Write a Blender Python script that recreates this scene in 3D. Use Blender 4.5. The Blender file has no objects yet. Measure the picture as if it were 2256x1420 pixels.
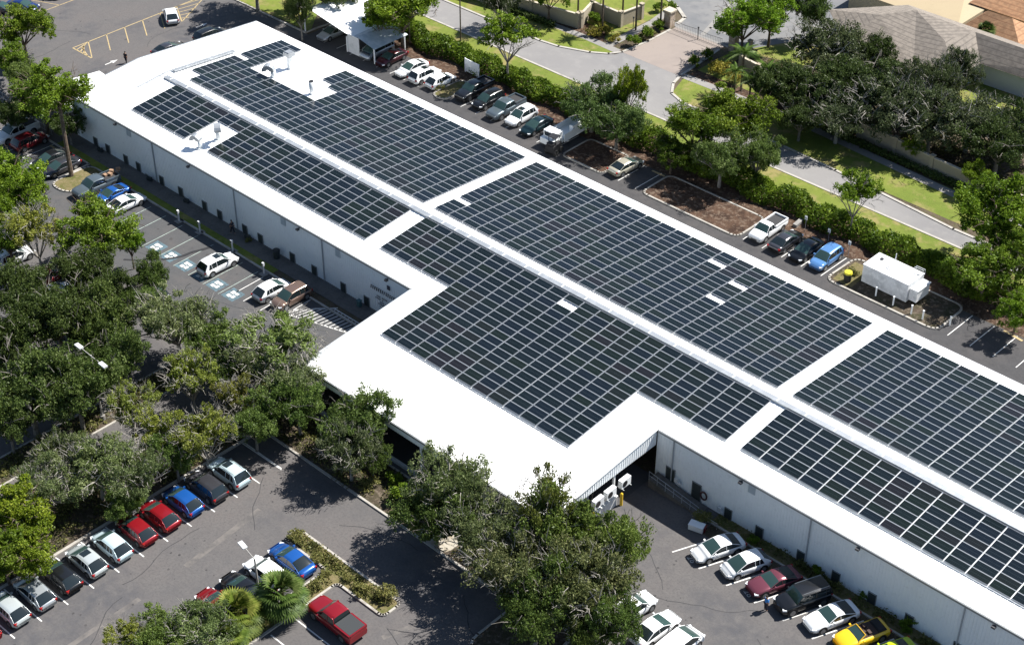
import bpy, bmesh, math, random
from mathutils import Vector, Matrix
# ------------------------------------------------------------------ camera, sky, sun, exposure
SC = bpy.context.scene
GZ = 6.7
CAMP = (149.10623610526267, -100.88719123256975, 93.24051013443521, 2.3233258820711415, 0.6352165638823493, 0.001718981706441902, 3579.116037296436)
def _basis():
    x, y, z, yaw, pit, rol, f = CAMP
    cy, sy, cp, sp = math.cos(yaw), math.sin(yaw), math.cos(pit), math.sin(pit)
    fwd = Vector((cy*cp, sy*cp, -sp)); right = Vector((sy, -cy, 0)); up = right.cross(fwd)
    cr, sr = math.cos(rol), math.sin(rol)
    return fwd, cr*right + sr*up, -sr*right + cr*up
FW, RT, UP = _basis()
CP = Vector((CAMP[0], CAMP[1], CAMP[2] + GZ))
cd = bpy.data.cameras.new('camera'); cam = bpy.data.objects.new('camera', cd); SC.collection.objects.link(cam)
M = Matrix((RT, UP, -FW)).transposed().to_4x4(); M.translation = CP
cam.matrix_world = M
cd.sensor_width = 36; cd.lens = 36*CAMP[6]/2256; cd.clip_end = 2000; cd.clip_start = 1
SC.camera = cam
w = bpy.data.worlds.new('World'); SC.world = w; w.use_nodes = True
nt = w.node_tree; bg = nt.nodes['Background']
sky = nt.nodes.new('ShaderNodeTexSky'); sky.sky_type = 'NISHITA'; sky.sun_disc = False
SUNV = Vector((0.30, 0.76, 1.0)).normalized()
sky.sun_elevation = math.asin(SUNV.z); sky.sun_rotation = math.atan2(SUNV.x, SUNV.y)
sky.air_density = 1.0; sky.dust_density = 0.4; sky.ozone_density = 1.0
nt.links.new(sky.outputs[0], bg.inputs[0]); bg.inputs[1].default_value = 0.06
sd = bpy.data.lights.new('sun', 'SUN'); sd.energy = 5.0; sd.angle = math.radians(0.5); sd.color = (1.0, 0.965, 0.91)
sun = bpy.data.objects.new('sun', sd); SC.collection.objects.link(sun)
sun.rotation_euler = SUNV.to_track_quat('Z', 'Y').to_euler(); sun.location = (50, 50, 120)
vs = SC.view_settings; vs.view_transform = 'Standard'; vs.look = 'None'; vs.exposure = 1.0; vs.gamma = 1
SC.cycles.max_bounces = 6; SC.cycles.transparent_max_bounces = 4
# ------------------------------------------------------------------ helpers
C = SC.collection
R = random.Random(7)
def at(u, v, z=0.0):
    d = FW + RT*((u-1128)/CAMP[6]) - UP*((v-710)/CAMP[6])
    t = (z-CP.z)/d.z
    return CP + d*t
def proj(p):
    d = Vector(p)-CP; k = d.dot(FW)
    return 1128+CAMP[6]*d.dot(RT)/k, 710-CAMP[6]*d.dot(UP)/k
def inview(p, m=0):
    u, v = proj(p); return -m < u < 2256+m and -m < v < 1420+m
class MB:
    def __init__(s): s.v = []; s.f = []; s.m = []; s.t = []; s.uv = None
    def add(s, vs, fs, m=0, t=0.0):
        o = len(s.v); s.v += [tuple(p) for p in vs]
        for f in fs: s.f.append([i+o for i in f]); s.m.append(m); s.t.append(t)
        return s
    def quad(s, a, b, c, d, m=0, t=0.0): return s.add([a, b, c, d], [(0, 1, 2, 3)], m, t)
    def box(s, x0, y0, z0, x1, y1, z1, m=0, t=0.0):
        vs = [(x0,y0,z0),(x1,y0,z0),(x1,y1,z0),(x0,y1,z0),(x0,y0,z1),(x1,y0,z1),(x1,y1,z1),(x0,y1,z1)]
        return s.add(vs, [(0,3,2,1),(4,5,6,7),(0,1,5,4),(1,2,6,5),(2,3,7,6),(3,0,4,7)], m, t)
    def obox(s, c, sx, sy, sz, rz=0.0, m=0):
        ca, sa = math.cos(rz), math.sin(rz); vs = []
        for dz in (0, sz):
            for dx, dy in ((-sx/2,-sy/2),(sx/2,-sy/2),(sx/2,sy/2),(-sx/2,sy/2)):
                vs.append((c[0]+dx*ca-dy*sa, c[1]+dx*sa+dy*ca, c[2]+dz))
        return s.add(vs, [(0,3,2,1),(4,5,6,7),(0,1,5,4),(1,2,6,5),(2,3,7,6),(3,0,4,7)], m)
    def prism(s, poly, z0, z1, m=0, mt=None):
        n = len(poly)
        a = sum(poly[i][0]*poly[(i+1)%n][1]-poly[(i+1)%n][0]*poly[i][1] for i in range(n))
        if a < 0: poly = poly[::-1]
        vs = [(p[0],p[1],z0) for p in poly]+[(p[0],p[1],z1) for p in poly]
        s.add(vs, [[i,(i+1)%n,(i+1)%n+n,i+n] for i in range(n)], m)
        s.add([(p[0],p[1],z1) for p in poly], [list(range(n))], m if mt is None else mt)
        return s
    def sheet(s, poly, z, m=0):
        n = len(poly); a = sum(poly[i][0]*poly[(i+1)%n][1]-poly[(i+1)%n][0]*poly[i][1] for i in range(n))
        if a < 0: poly = poly[::-1]
        return s.add([(p[0],p[1],z) for p in poly], [list(range(n))], m)
    def tube(s, pts, rs, n=8, m=0, cap=True, t=0.0):
        rings = []
        for i, p in enumerate(pts):
            p = Vector(p); a = Vector(pts[max(i-1,0)]); b = Vector(pts[min(i+1,len(pts)-1)])
            d = (b-a).normalized(); x = d.orthogonal().normalized(); y = d.cross(x)
            if abs(d.z) < .999:
                x = Vector((0,0,1)).cross(d).normalized(); y = d.cross(x)
            r = rs[i] if isinstance(rs, (list, tuple)) else rs
            rings.append([p+(x*math.cos(2*math.pi*k/n)+y*math.sin(2*math.pi*k/n))*r for k in range(n)])
        vs = [q for r_ in rings for q in r_]; fs = []
        for i in range(len(pts)-1):
            for k in range(n): fs.append((i*n+k, i*n+(k+1)%n, (i+1)*n+(k+1)%n, (i+1)*n+k))
        if cap: fs += [list(range(n))[::-1], [(len(pts)-1)*n+k for k in range(n)]]
        return s.add(vs, fs, m, t)
    def strip(s, pts, wd, z, m=0, z0=None):
        for a, b in zip(pts[:-1], pts[1:]):
            a = Vector(a[:2]); b = Vector(b[:2]); d = (b-a)
            if d.length < 1e-6: continue
            d.normalize(); n = Vector((-d.y, d.x))*wd/2; e = d*(wd*.35 if z0 is not None else 0)
            q = [a-n-e, b-n+e, b+n+e, a+n-e]
            if z0 is None: s.sheet([tuple(p) for p in q], z, m)
            else: s.prism([tuple(p) for p in q], z0, z, m)
        return s
    def mesh(s, name, smooth=False):
        me = bpy.data.meshes.new(name); me.from_pydata(s.v, [], s.f)
        me.polygons.foreach_set('material_index', s.m)
        if any(s.t):
            at_ = me.attributes.new('tint', 'FLOAT', 'FACE'); at_.data.foreach_set('value', s.t)
        if smooth: me.polygons.foreach_set('use_smooth', [True]*len(me.polygons))
        me.update(); return me
    def build(s, name, mats, parent=None, smooth=False, loc=None):
        me = s.mesh(name, smooth)
        for m in (mats if isinstance(mats, (list, tuple)) else [mats]): me.materials.append(m)
        o = bpy.data.objects.new(name, me); C.objects.link(o)
        if loc: o.location = loc
        if parent: o.parent = parent
        return o
def tag(o, label, cat, group=None):
    o['label'] = label; o['category'] = cat
    if group: o['group'] = group
    return o
def thing(name, label, cat, loc=(0,0,0), rz=0.0, group=None):
    o = bpy.data.objects.new(name, None); C.objects.link(o); o.location = loc; o.rotation_euler = (0,0,rz)
    o.empty_display_size = .3
    return tag(o, label, cat, group)
def struct(o): o['kind'] = 'structure'; return o
def dup(root, loc, rz, label, group=None, scale=None):
    r = root.copy(); C.objects.link(r); r.location = loc; r.rotation_euler = (0,0,rz); r['label'] = label
    if group: r['group'] = group
    if scale: r.scale = scale
    for ch in root.children:
        c = ch.copy(); C.objects.link(c); c.parent = r
        for g in ch.children:
            d = g.copy(); C.objects.link(d); d.parent = c
    return r
# ------------------------------------------------------------------ materials
MATS = {}
ALB = {'tan_roof':.72,'asphalt':.73,'asphalt_dark':.60,'concrete':.56,'concrete_road':.52,'kerb_concrete':.72,'path_concrete':.60,'grass':1.0,'dirt':.60,'mulch':.58,'yellow_paint':.75,'cream_stucco':.72,
       'cream_cap':.72,'beige_stucco':.72,'driveway_pink':.50,'inner_asphalt':.66,'dry_grass':.72,'pale_sand':.75,'galvanised':.72,'grey_tiles':.66,'orange_tiles':.72,'worn_asphalt':.62,'mottled_tin':.75,
       'blue_paint':.42,'green_white_paint':.70,'white_paint':.85,'grey_trim':.6,'lamp_pole':.7,'pale_blue_wall':.8,'bark_grey':.8}
def mat(name, col, rough=.8, metal=0.0, spec=.5, noise=None, bump=None, coat=0.0, emis=None):
    if name in MATS: return MATS[name]
    k_ = ALB.get(name, 1.0)
    if k_ != 1.0:
        col = tuple(c*k_ for c in col)
        if noise: noise = [(a_, b_, c_, tuple(q*k_ for q in d_)) for a_, b_, c_, d_ in noise]
    m = bpy.data.materials.new(name); m.use_nodes = True; n = m.node_tree; b = n.nodes['Principled BSDF']
    b.inputs['Base Color'].default_value = (*col, 1); b.inputs['Roughness'].default_value = rough
    b.inputs['Metallic'].default_value = metal; b.inputs['Specular IOR Level'].default_value = spec
    if coat: b.inputs['Coat Weight'].default_value = coat; b.inputs['Coat Roughness'].default_value = .06
    g = n.nodes.new('ShaderNodeNewGeometry')
    if noise:                                     # [(scale, contrast, colour2), ...] mixed over the base colour
        prev = None
        for sc_, lo, hi, c2 in noise:
            t = n.nodes.new('ShaderNodeTexNoise'); t.inputs['Scale'].default_value = sc_; t.inputs['Detail'].default_value = 5
            t.inputs['Roughness'].default_value = .62
            n.links.new(g.outputs['Position'], t.inputs['Vector'])
            r = n.nodes.new('ShaderNodeMapRange'); r.inputs[1].default_value = lo; r.inputs[2].default_value = hi
            n.links.new(t.outputs[0], r.inputs[0])
            x = n.nodes.new('ShaderNodeMix'); x.data_type = 'RGBA'
            n.links.new(r.outputs[0], x.inputs[0])
            if prev: n.links.new(prev, x.inputs[6])
            else: x.inputs[6].default_value = (*col, 1)
            x.inputs[7].default_value = (*c2, 1); prev = x.outputs[2]
        n.links.new(prev, b.inputs['Base Color'])
    if bump:
        t = n.nodes.new('ShaderNodeTexNoise'); t.inputs['Scale'].default_value = bump[0]; t.inputs['Detail'].default_value = 4
        n.links.new(g.outputs['Position'], t.inputs['Vector'])
        bp = n.nodes.new('ShaderNodeBump'); bp.inputs['Distance'].default_value = bump[1]; bp.inputs['Strength'].default_value = 1
        n.links.new(t.outputs[0], bp.inputs['Height']); n.links.new(bp.outputs[0], b.inputs['Normal'])
    MATS[name] = m; return m
ASPH = mat('asphalt', (.118,.113,.114), .92, noise=[(.05,.42,.62,(.148,.132,.126)), (.11,.50,.66,(.085,.085,.094)), (.9,.40,.75,(.150,.140,.135)), (4.5,.45,.8,(.090,.086,.086))], bump=(9,.012))
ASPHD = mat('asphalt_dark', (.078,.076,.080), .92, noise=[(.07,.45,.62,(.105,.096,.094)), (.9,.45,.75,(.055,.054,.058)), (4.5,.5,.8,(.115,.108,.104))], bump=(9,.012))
CONC = mat('concrete', (.42,.40,.375), .9, noise=[(.12,.45,.65,(.36,.345,.33)), (1.6,.5,.8,(.47,.45,.42))])
ROADC = mat('concrete_road', (.40,.385,.375), .9, noise=[(.06,.45,.62,(.335,.325,.325)), (.5,.5,.75,(.44,.425,.41)), (3,.5,.8,(.37,.355,.345))])
KERB = mat('kerb_concrete', (.50,.47,.42), .85, noise=[(.8,.5,.7,(.33,.30,.26)), (4,.5,.75,(.60,.57,.52))])
PATHC = mat('path_concrete', (.20,.185,.17), .9, noise=[(.7,.45,.65,(.14,.13,.12)), (4,.5,.8,(.26,.24,.22))])
GRASS = mat('grass', (.150,.180,.030), .95, spec=.2, noise=[(.12,.42,.62,(.095,.140,.020)), (.35,.50,.62,(.240,.190,.085)), (1.1,.50,.70,(.085,.110,.018)), (9,.42,.75,(.175,.200,.045))], bump=(14,.03))
DIRT = mat('dirt', (.16,.125,.085), .95, spec=.2, noise=[(.25,.45,.6,(.085,.066,.045)), (1.3,.5,.65,(.12,.12,.05)), (5,.5,.7,(.22,.175,.125))], bump=(8,.03))
MULCH = mat('mulch', (.150,.090,.060), .95, spec=.15, noise=[(.5,.45,.62,(.075,.045,.032)), (2.2,.5,.62,(.26,.19,.14)), (7,.5,.7,(.05,.035,.028))], bump=(8,.04))
WHITEP = mat('white_paint', (.74,.73,.70), .8, noise=[(3,.5,.72,(.42,.41,.39))])
GREENP = mat('green_white_paint', (.42,.50,.45), .8, noise=[(3,.45,.7,(.22,.26,.24))])
BLUEP = mat('blue_paint', (.20,.33,.40), .8, noise=[(2.5,.45,.65,(.12,.16,.18))])
YELP = mat('yellow_paint', (.56,.42,.20), .8, noise=[(3,.45,.72,(.30,.25,.16))])
TAR = mat('tar', (.016,.016,.018), .7)
ROOFW = mat('white_roof', (.93,.93,.92), .55, noise=[(.3,.55,.8,(.90,.90,.89))])
WALLW = mat('white_wall', (.86,.89,.90), .6, noise=[(.5,.5,.8,(.80,.83,.84)), (2.5,.55,.8,(.74,.77,.78))])
TRIM = mat('grey_trim', (.45,.47,.48), .5, metal=.3)
TRIMW = mat('trim_white', (.40,.42,.44), .6)
GALV = mat('galvanised', (.50,.53,.56), .45, metal=.55, noise=[(1.2,.45,.65,(.62,.65,.68))])
DARKD = mat('dark_door', (.035,.045,.045), .5)
BLACK = mat('black_plastic', (.015,.015,.017), .5)
RUBBER = mat('rubber', (.018,.018,.018), .8)
RIM = mat('rim', (.35,.36,.37), .35, metal=.8)
GLASS = mat('car_glass', (.012,.018,.020), .06, spec=.8)
GLASST = mat('car_glass_green', (.03,.06,.055), .06, spec=.8)
HEADL = mat('headlight', (.70,.72,.74), .15)
TAILL = mat('taillight', (.30,.012,.012), .25)
BARK = mat('bark', (.10,.075,.055), .95, spec=.1, noise=[(3,.45,.65,(.17,.14,.11))])
BARKL = mat('bark_pale', (.30,.28,.25), .95, spec=.1)
BARKG = mat('bark_grey', (.27,.25,.22), .95, spec=.1, noise=[(3,.45,.65,(.16,.145,.125))])
CREAM = mat('cream_stucco', (.50,.43,.32), .9, noise=[(.6,.5,.75,(.43,.37,.275)), (4,.5,.8,(.54,.47,.36))])
CREAMC = mat('cream_cap', (.68,.60,.48), .9, noise=[(1.5,.5,.7,(.52,.45,.35))])
WHITEM = mat('white_metal', (.78,.80,.80), .4)
WHITEG = mat('grey_white', (.60,.61,.62), .6, noise=[(1.3,.5,.7,(.48,.49,.50))])
YEL = mat('yellow_plastic', (.62,.55,.03), .5)
YELB = mat('bollard_yellow', (.70,.45,.02), .6)
SKIN = mat('skin', (.35,.20,.13), .6)
BLUES = mat('blue_cloth', (.05,.25,.62), .9)
DARKC = mat('dark_cloth', (.025,.025,.035), .9)
NAVYC = mat('navy_cloth', (.03,.03,.05), .9)
HAIR = mat('hair', (.02,.014,.01), .8)
INKM = mat('sign_ink', (.02,.025,.035), .6)
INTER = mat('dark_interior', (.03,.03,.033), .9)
BEIGEW = mat('beige_stucco', (.55,.46,.30), .9, noise=[(.7,.5,.8,(.50,.42,.28))])
BLUEW = mat('pale_blue_wall', (.56,.60,.66), .8)
SKYL = mat('skylight', (.80,.82,.85), .25)
def tile(name, c1, c2, axis):
    k_ = ALB.get(name,1); c1 = tuple(c*k_/max(k_,.001) for c in c1); c2 = tuple(c*k_ for c in c2); c1 = tuple(c*k_ for c in c1)
    m = mat(name, c1, .85); n = m.node_tree; b = n.nodes['Principled BSDF']
    tc = n.nodes.new('ShaderNodeAttribute'); tc.attribute_name = 'slope'; tc.attribute_type = 'GEOMETRY'
    sep = n.nodes.new('ShaderNodeSeparateXYZ'); n.links.new(tc.outputs['Vector'], sep.inputs[0])
    def saw(o, per, lo):
        d = n.nodes.new('ShaderNodeMath'); d.operation = 'DIVIDE'; d.inputs[1].default_value = per; n.links.new(o, d.inputs[0])
        fr = n.nodes.new('ShaderNodeMath'); fr.operation = 'FRACT'; n.links.new(d.outputs[0], fr.inputs[0])
        return fr.outputs[0]
    s1 = saw(sep.outputs[1], .80, 0); s2 = saw(sep.outputs[0], .42, 0)
    r1 = n.nodes.new('ShaderNodeMapRange'); r1.inputs[1].default_value = .0; r1.inputs[2].default_value = .30; n.links.new(s1, r1.inputs[0])
    no = n.nodes.new('ShaderNodeTexNoise'); no.inputs['Scale'].default_value = 1.7; g = n.nodes.new('ShaderNodeNewGeometry')
    n.links.new(g.outputs['Position'], no.inputs['Vector'])
    x0 = n.nodes.new('ShaderNodeMix'); x0.data_type = 'RGBA'; x0.inputs[6].default_value = (*c1,1); x0.inputs[7].default_value = (*[k*.72 for k in c1],1)
    rr = n.nodes.new('ShaderNodeMapRange'); rr.inputs[1].default_value = .4; rr.inputs[2].default_value = .65
    n.links.new(no.outputs[0], rr.inputs[0]); n.links.new(rr.outputs[0], x0.inputs[0])
    x = n.nodes.new('ShaderNodeMix'); x.data_type = 'RGBA'; x.inputs[6].default_value = (*c2,1)
    n.links.new(r1.outputs[0], x.inputs[0]); n.links.new(x0.outputs[2], x.inputs[7])
    n.links.new(x.outputs[2], b.inputs['Base Color'])
    bp = n.nodes.new('ShaderNodeBump'); bp.inputs['Distance'].default_value = .06
    ad = n.nodes.new('ShaderNodeMath'); ad.operation = 'ADD'; n.links.new(s1, ad.inputs[0])
    sn = n.nodes.new('ShaderNodeMath'); sn.operation = 'MULTIPLY'; sn.inputs[1].default_value = .5; n.links.new(s2, sn.inputs[0])
    n.links.new(sn.outputs[0], ad.inputs[1]); n.links.new(ad.outputs[0], bp.inputs['Height']); n.links.new(bp.outputs[0], b.inputs['Normal'])
    return m
TILEG = tile('grey_tiles', (.36,.31,.26), (.17,.145,.125), 0)
TILEO = tile('orange_tiles', (.60,.33,.17), (.36,.17,.08), 0)
def leafmat(name, dark, mid, light, trans=.30):
    m = bpy.data.materials.new(name); m.use_nodes = True; n = m.node_tree; n.nodes.remove(n.nodes['Principled BSDF'])
    a = n.nodes.new('ShaderNodeAttribute'); a.attribute_name = 'tint'
    oi = n.nodes.new('ShaderNodeObjectInfo')
    r = n.nodes.new('ShaderNodeValToRGB'); e = r.color_ramp.elements
    e[0].position = 0; e[0].color = (*dark,1); e[1].position = 1; e[1].color = (*light,1)
    q = e.new(.5); q.color = (*mid,1)
    n.links.new(a.outputs['Fac'], r.inputs[0])
    mx = n.nodes.new('ShaderNodeMix'); mx.data_type = 'RGBA'; mx.blend_type = 'MULTIPLY'; mx.inputs[0].default_value = 1
    n.links.new(r.outputs[0], mx.inputs[6]); n.links.new(oi.outputs['Color'], mx.inputs[7])
    d = n.nodes.new('ShaderNodeBsdfDiffuse'); t = n.nodes.new('ShaderNodeBsdfTranslucent'); gl = n.nodes.new('ShaderNodeBsdfGlossy')
    gl.inputs['Roughness'].default_value = .45; gl.inputs['Color'].default_value = (.8,.85,.8,1)
    x = n.nodes.new('ShaderNodeMixShader'); x.inputs[0].default_value = trans
    y = n.nodes.new('ShaderNodeMixShader'); y.inputs[0].default_value = .012
    n.links.new(mx.outputs[2], d.inputs[0]); n.links.new(mx.outputs[2], t.inputs[0])
    n.links.new(d.outputs[0], x.inputs[1]); n.links.new(t.outputs[0], x.inputs[2])
    n.links.new(x.outputs[0], y.inputs[1]); n.links.new(gl.outputs[0], y.inputs[2])
    n.links.new(y.outputs[0], n.nodes['Material Output'].inputs[0]); MATS[name] = m; return m
LOAK = leafmat('leaf_oak', (.040,.066,.018), (.120,.168,.042), (.27,.31,.13), .38)
LGREEN = leafmat('leaf_green', (.050,.090,.008), (.130,.200,.016), (.29,.36,.05), .36)
LYEL = leafmat('leaf_yellow', (.12,.13,.025), (.27,.28,.05), (.46,.40,.15), .36)
LGREY = leafmat('leaf_grey', (.050,.070,.030), (.135,.168,.070), (.33,.35,.21), .38)
LPALM = leafmat('leaf_palm', (.030,.055,.012), (.085,.125,.026), (.22,.24,.08), .2)
LSHRUB = leafmat('leaf_shrub', (.08,.085,.03), (.19,.19,.055), (.36,.30,.13), .2)
PAINT = {}
def paint(name, col, metal=.25, rough=.28):
    return mat('paint_'+name, col, rough, metal=metal, spec=.5, coat=.6)
# ------------------------------------------------------------------ ground, paving
def rnd(poly, r=.8, n=4):
    out = []; k = len(poly)
    for i in range(k):
        p = Vector(poly[i]); a = (Vector(poly[i-1])-p); b = (Vector(poly[(i+1)%k])-p)
        rr = min(r, a.length*.45, b.length*.45); p0 = p+a.normalized()*rr; p1 = p+b.normalized()*rr
        for j in range(n+1):
            t = j/n; out.append(tuple(p0*(1-t)**2+p*2*t*(1-t)+p1*t*t))
    return out
g = MB(); g.sheet([(-900,-700),(900,-700),(900,1200),(-900,1200)], -.012); struct(g.build('ground', DIRT))
g = MB()
for q in ([(-75,-110),(200,-110),(200,-13.3),(-75,-13.3)], [(-75,-13.3),(-10,-13.3),(-10,27.1),(-75,27.1)], [(-10,18.0),(200,18.0),(200,27.2),(-10,27.2)],
          [(-10,-13.3),(-9,-13.3),(-9,18),(-10,18)], [(82.2,-13.3),(90,-13.3),(90,-10.2),(82.2,-10.2)]):
    g.sheet(q, 0.0)
struct(g.build('asphalt_lot', ASPH))
g = MB()
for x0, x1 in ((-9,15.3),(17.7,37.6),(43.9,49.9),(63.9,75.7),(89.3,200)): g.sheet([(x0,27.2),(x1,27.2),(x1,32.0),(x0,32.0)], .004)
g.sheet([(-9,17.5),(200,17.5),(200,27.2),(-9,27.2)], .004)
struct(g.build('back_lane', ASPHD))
g = MB(); g.sheet([(-9,-13.3),(50.5,-13.3),(50.5,-15.5),(44,-19.5),(42,-24),(10,-25.5),(-9,-22)], .004)
struct(g.build('charging_lot', mat('asphalt_cool', (.062,.065,.068), .92, noise=[(.10,.42,.62,(.082,.076,.074)), (.9,.40,.75,(.052,.054,.058)), (4.5,.45,.8,(.078,.078,.080))], bump=(9,.012))))
# grass verges and planted ground
g = MB()
g.sheet([(-60,38.3),(200,38.3),(200,42.1),(-60,42.1)], -.004)
g.sheet(rnd([(-60,47.4),(15.2,47.6),(22.4,49.5),(25.0,52.0),(-60,52.0)],1.2), -.002)
g.sheet([(37.5,48.2),(40,47.2),(56,47.0),(63,46.6),(200,45.0),(200,52),(36,52.6)], -.002)
g.sheet([(-60,54),(22,54),(22,100),(-60,100)], -.004); g.sheet([(36,54.5),(200,54.5),(200,110),(36,110)], -.006)
g.sheet([(-9,-13.35),(31.5,-13.35),(31.5,-12.3),(-9,-12.3)], .05)
g.sheet(rnd([(-75,60),(-35,60),(-9.5,28.0),(-22.2,27.6),(-75,27.6)],.5), .01)
struct(g.build('grass', GRASS))
g = MB(); g.sheet([(-9.2,32.1),(200,32.1),(200,38.35),(-9.2,38.35)], -.002)
g.sheet([(-60,52.6),(22,52.6),(20,56),(-60,56)], .002); g.sheet([(36,53),(200,53),(200,55.5),(36,55.5)], .002)
struct(g.build('mulch_bed', MULCH))
g = MB(); g.sheet([(-60,42.1),(200,42.1),(200,45.0),(80.5,45.0),(63.6,46.6),(55.7,47.0),(40,47.2),(37.5,48.2),(36,50.4),(35.3,52.6),(25.6,52.6),(25.2,51.4),(24.5,51.0),(22.4,49.7),(18.2,48.0),(15.2,47.6),(-60,47.4)], .004)
struct(g.build('street', ROADC))
g = MB(); g.sheet([(25.6,52.6),(35.3,52.6),(34.8,58),(34.4,63.5),(26.0,63.5),(26.1,57.5)], .008)
DRIVE = mat('driveway_pink', (.50,.42,.37), .9, noise=[(.15,.45,.65,(.42,.355,.32)), (2.5,.5,.8,(.46,.39,.345))])
struct(g.build('driveway', DRIVE))
g = MB(); g.sheet([(25.0,63.5),(36.5,63.5),(44,78),(60,110),(10,110),(14,72),(18.5,69.8),(22.3,68.4),(25.2,66.4)], .006)
struct(g.build('inner_road', mat('inner_asphalt', (.20,.205,.215), .9, noise=[(.1,.45,.6,(.27,.265,.26)), (.6,.5,.75,(.165,.17,.18))])))
g = MB()
for q in ([(24.6,50.8),(26.3,52.4),(36.6,48.6),(36.0,50.6),(35.4,52.6),(34.8,57.8)],): pass
g.strip([(-60,52.3),(11,52.3),(19.5,52.6),(25.0,52.4)], 1.2, .010); g.strip([(35.6,53.0),(51.9,53.4),(62.4,52.6),(79,51.4),(200,50.6)], 1.3, .010)
g.strip([(22.8,53.0),(22.8,62.5),(22.0,67.5)], 1.3, .014)
g.strip([(26.0,63.6),(35.4,63.6)], .5, .016); g.strip([(30.2,64),(24.5,84)], .7, .016); g.strip([(35.3,66.5),(29.5,66.5)], .4, .016)
struct(g.build('footpath', CONC))
g = MB(); g.box(-9, -12.3, 0, 50.7, -10.2, .06); struct(g.build('wall_path', PATHC))
# kerbs
g = MB(); K = .14
def kerb(pts, wd=.22, h=K): g.strip(pts, wd, h, z0=-.02)
kerb([(-20.1,-13.4),(-2.0,-13.4)]); kerb([(-2.0,-13.4),(-1.7,-18.0)]); kerb([(2.9,-13.4),(45.5,-13.4)], .25)
kerb([(-75,-13.2),(-21,-13.2)])
kerb([(-75,27.3),(-9.6,27.3),(-9.6,29.3),(-9.2,32.0)])
kerb([(50.9,-110),(50.9,-31.0)], .3); kerb([(45.2,-110),(45.2,-39)], .25)
kerb([(-60,42.15),(200,42.15)], .3, .05); kerb([(-60,47.4),(15.2,47.6),(18.2,48.0),(22.4,49.6),(24.5,51.0),(25.5,52.6),(26.0,57.5),(26.0,62.2)], .35, .09)
kerb([(200,45.0),(80.5,45.0),(63.6,46.6),(55.7,47.0),(40,47.2),(37.5,48.2),(36,50.4),(35.4,52.6),(34.9,58),(34.5,62)], .35, .09)
kerb([(25.6,64.5),(25.2,66.5),(22.3,68.5),(18.5,69.9),(13,72)], .5, .09)
kerb([(200,-11.7),(89.6,-11.7)], .2)
isl = {}
def island(poly, r=.8):
    p = rnd(poly, r); isl[len(isl)] = p; kerb(p+[p[0]])
    return p
I1 = island([(37.6,32.2),(37.6,26.9),(44.0,26.9),(43.9,32.2)])
I2 = island([(50.0,32.2),(50.0,26.9),(63.8,26.9),(63.9,32.2)], 1.0)
I3 = island([(75.8,32.6),(75.6,26.9),(89.3,26.9),(89.3,32.6)], 1.2)
I4 = island([(15.3,32.2),(15.3,26.8),(17.7,26.8),(17.7,32.2)], 1.1)
I5 = island([(-1.6,-13.4),(-1.6,-19.1),(1.2,-19.1),(2.9,-17.0),(2.9,-13.4)], 1.2)
I6 = island([(36.4,-29.5),(36.4,-75),(39.8,-75),(39.8,-29.5)], 1.6)
I7 = island([(63.8,-39.0),(63.8,-37.3),(76.9,-37.3),(76.9,-39.4),(71.2,-39.4),(71.2,-75),(69.4,-75),(69.4,-39.0)], .6)
I8 = island([(47,-26.5),(47,-30.8),(62,-30.8),(82,-30.8),(82,-26.0),(51,-26.0)], 1.0)
I9 = island([(16,-27.5),(16,-36),(22,-36),(22,-27.5)], 1.4)
I10 = island([(-6,-26),(-6,-44),(2,-44),(2,-26)], 1.4)
I11 = island([(84,-30),(84,-37),(90,-37),(90,-30)], 1.6)
struct(g.build('kerb', KERB))
g = MB()
for p in (I3,I6,I8,I9,I10,I11): g.sheet(p, .10)
g.sheet([(45.3,-110),(50.8,-110),(50.8,-31),(45.3,-39)], .06)
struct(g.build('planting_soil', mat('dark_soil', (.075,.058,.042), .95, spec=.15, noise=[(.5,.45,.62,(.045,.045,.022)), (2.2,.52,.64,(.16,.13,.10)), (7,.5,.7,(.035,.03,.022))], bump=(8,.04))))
g = MB(); g.sheet(rnd([(38,57),(100,55.8),(100,66),(50,67.5),(38,64)],2), .003); struct(g.build('oak_soil', MATS['dark_soil']))  # sheet of dark soil under the oak row
g = MB()
for p in (I1,I2): g.sheet(p, .10)
struct(g.build('mulch_island', MULCH))
g = MB()
for p in (I4,I5,I7): g.sheet(p, .10)
g.sheet([(76.2,27.4),(78.6,27.4),(78.4,31.8),(76.2,31.8)], .108)
g.sheet([(89.7,-11.6),(200,-11.6),(200,-10.2),(89.7,-10.2)], .06)
struct(g.build('dry_grass_bed', mat('dry_grass', (.20,.17,.08), .95, spec=.1, noise=[(.5,.45,.6,(.12,.13,.04)), (3,.5,.7,(.28,.22,.13))], bump=(9,.04))))
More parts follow.
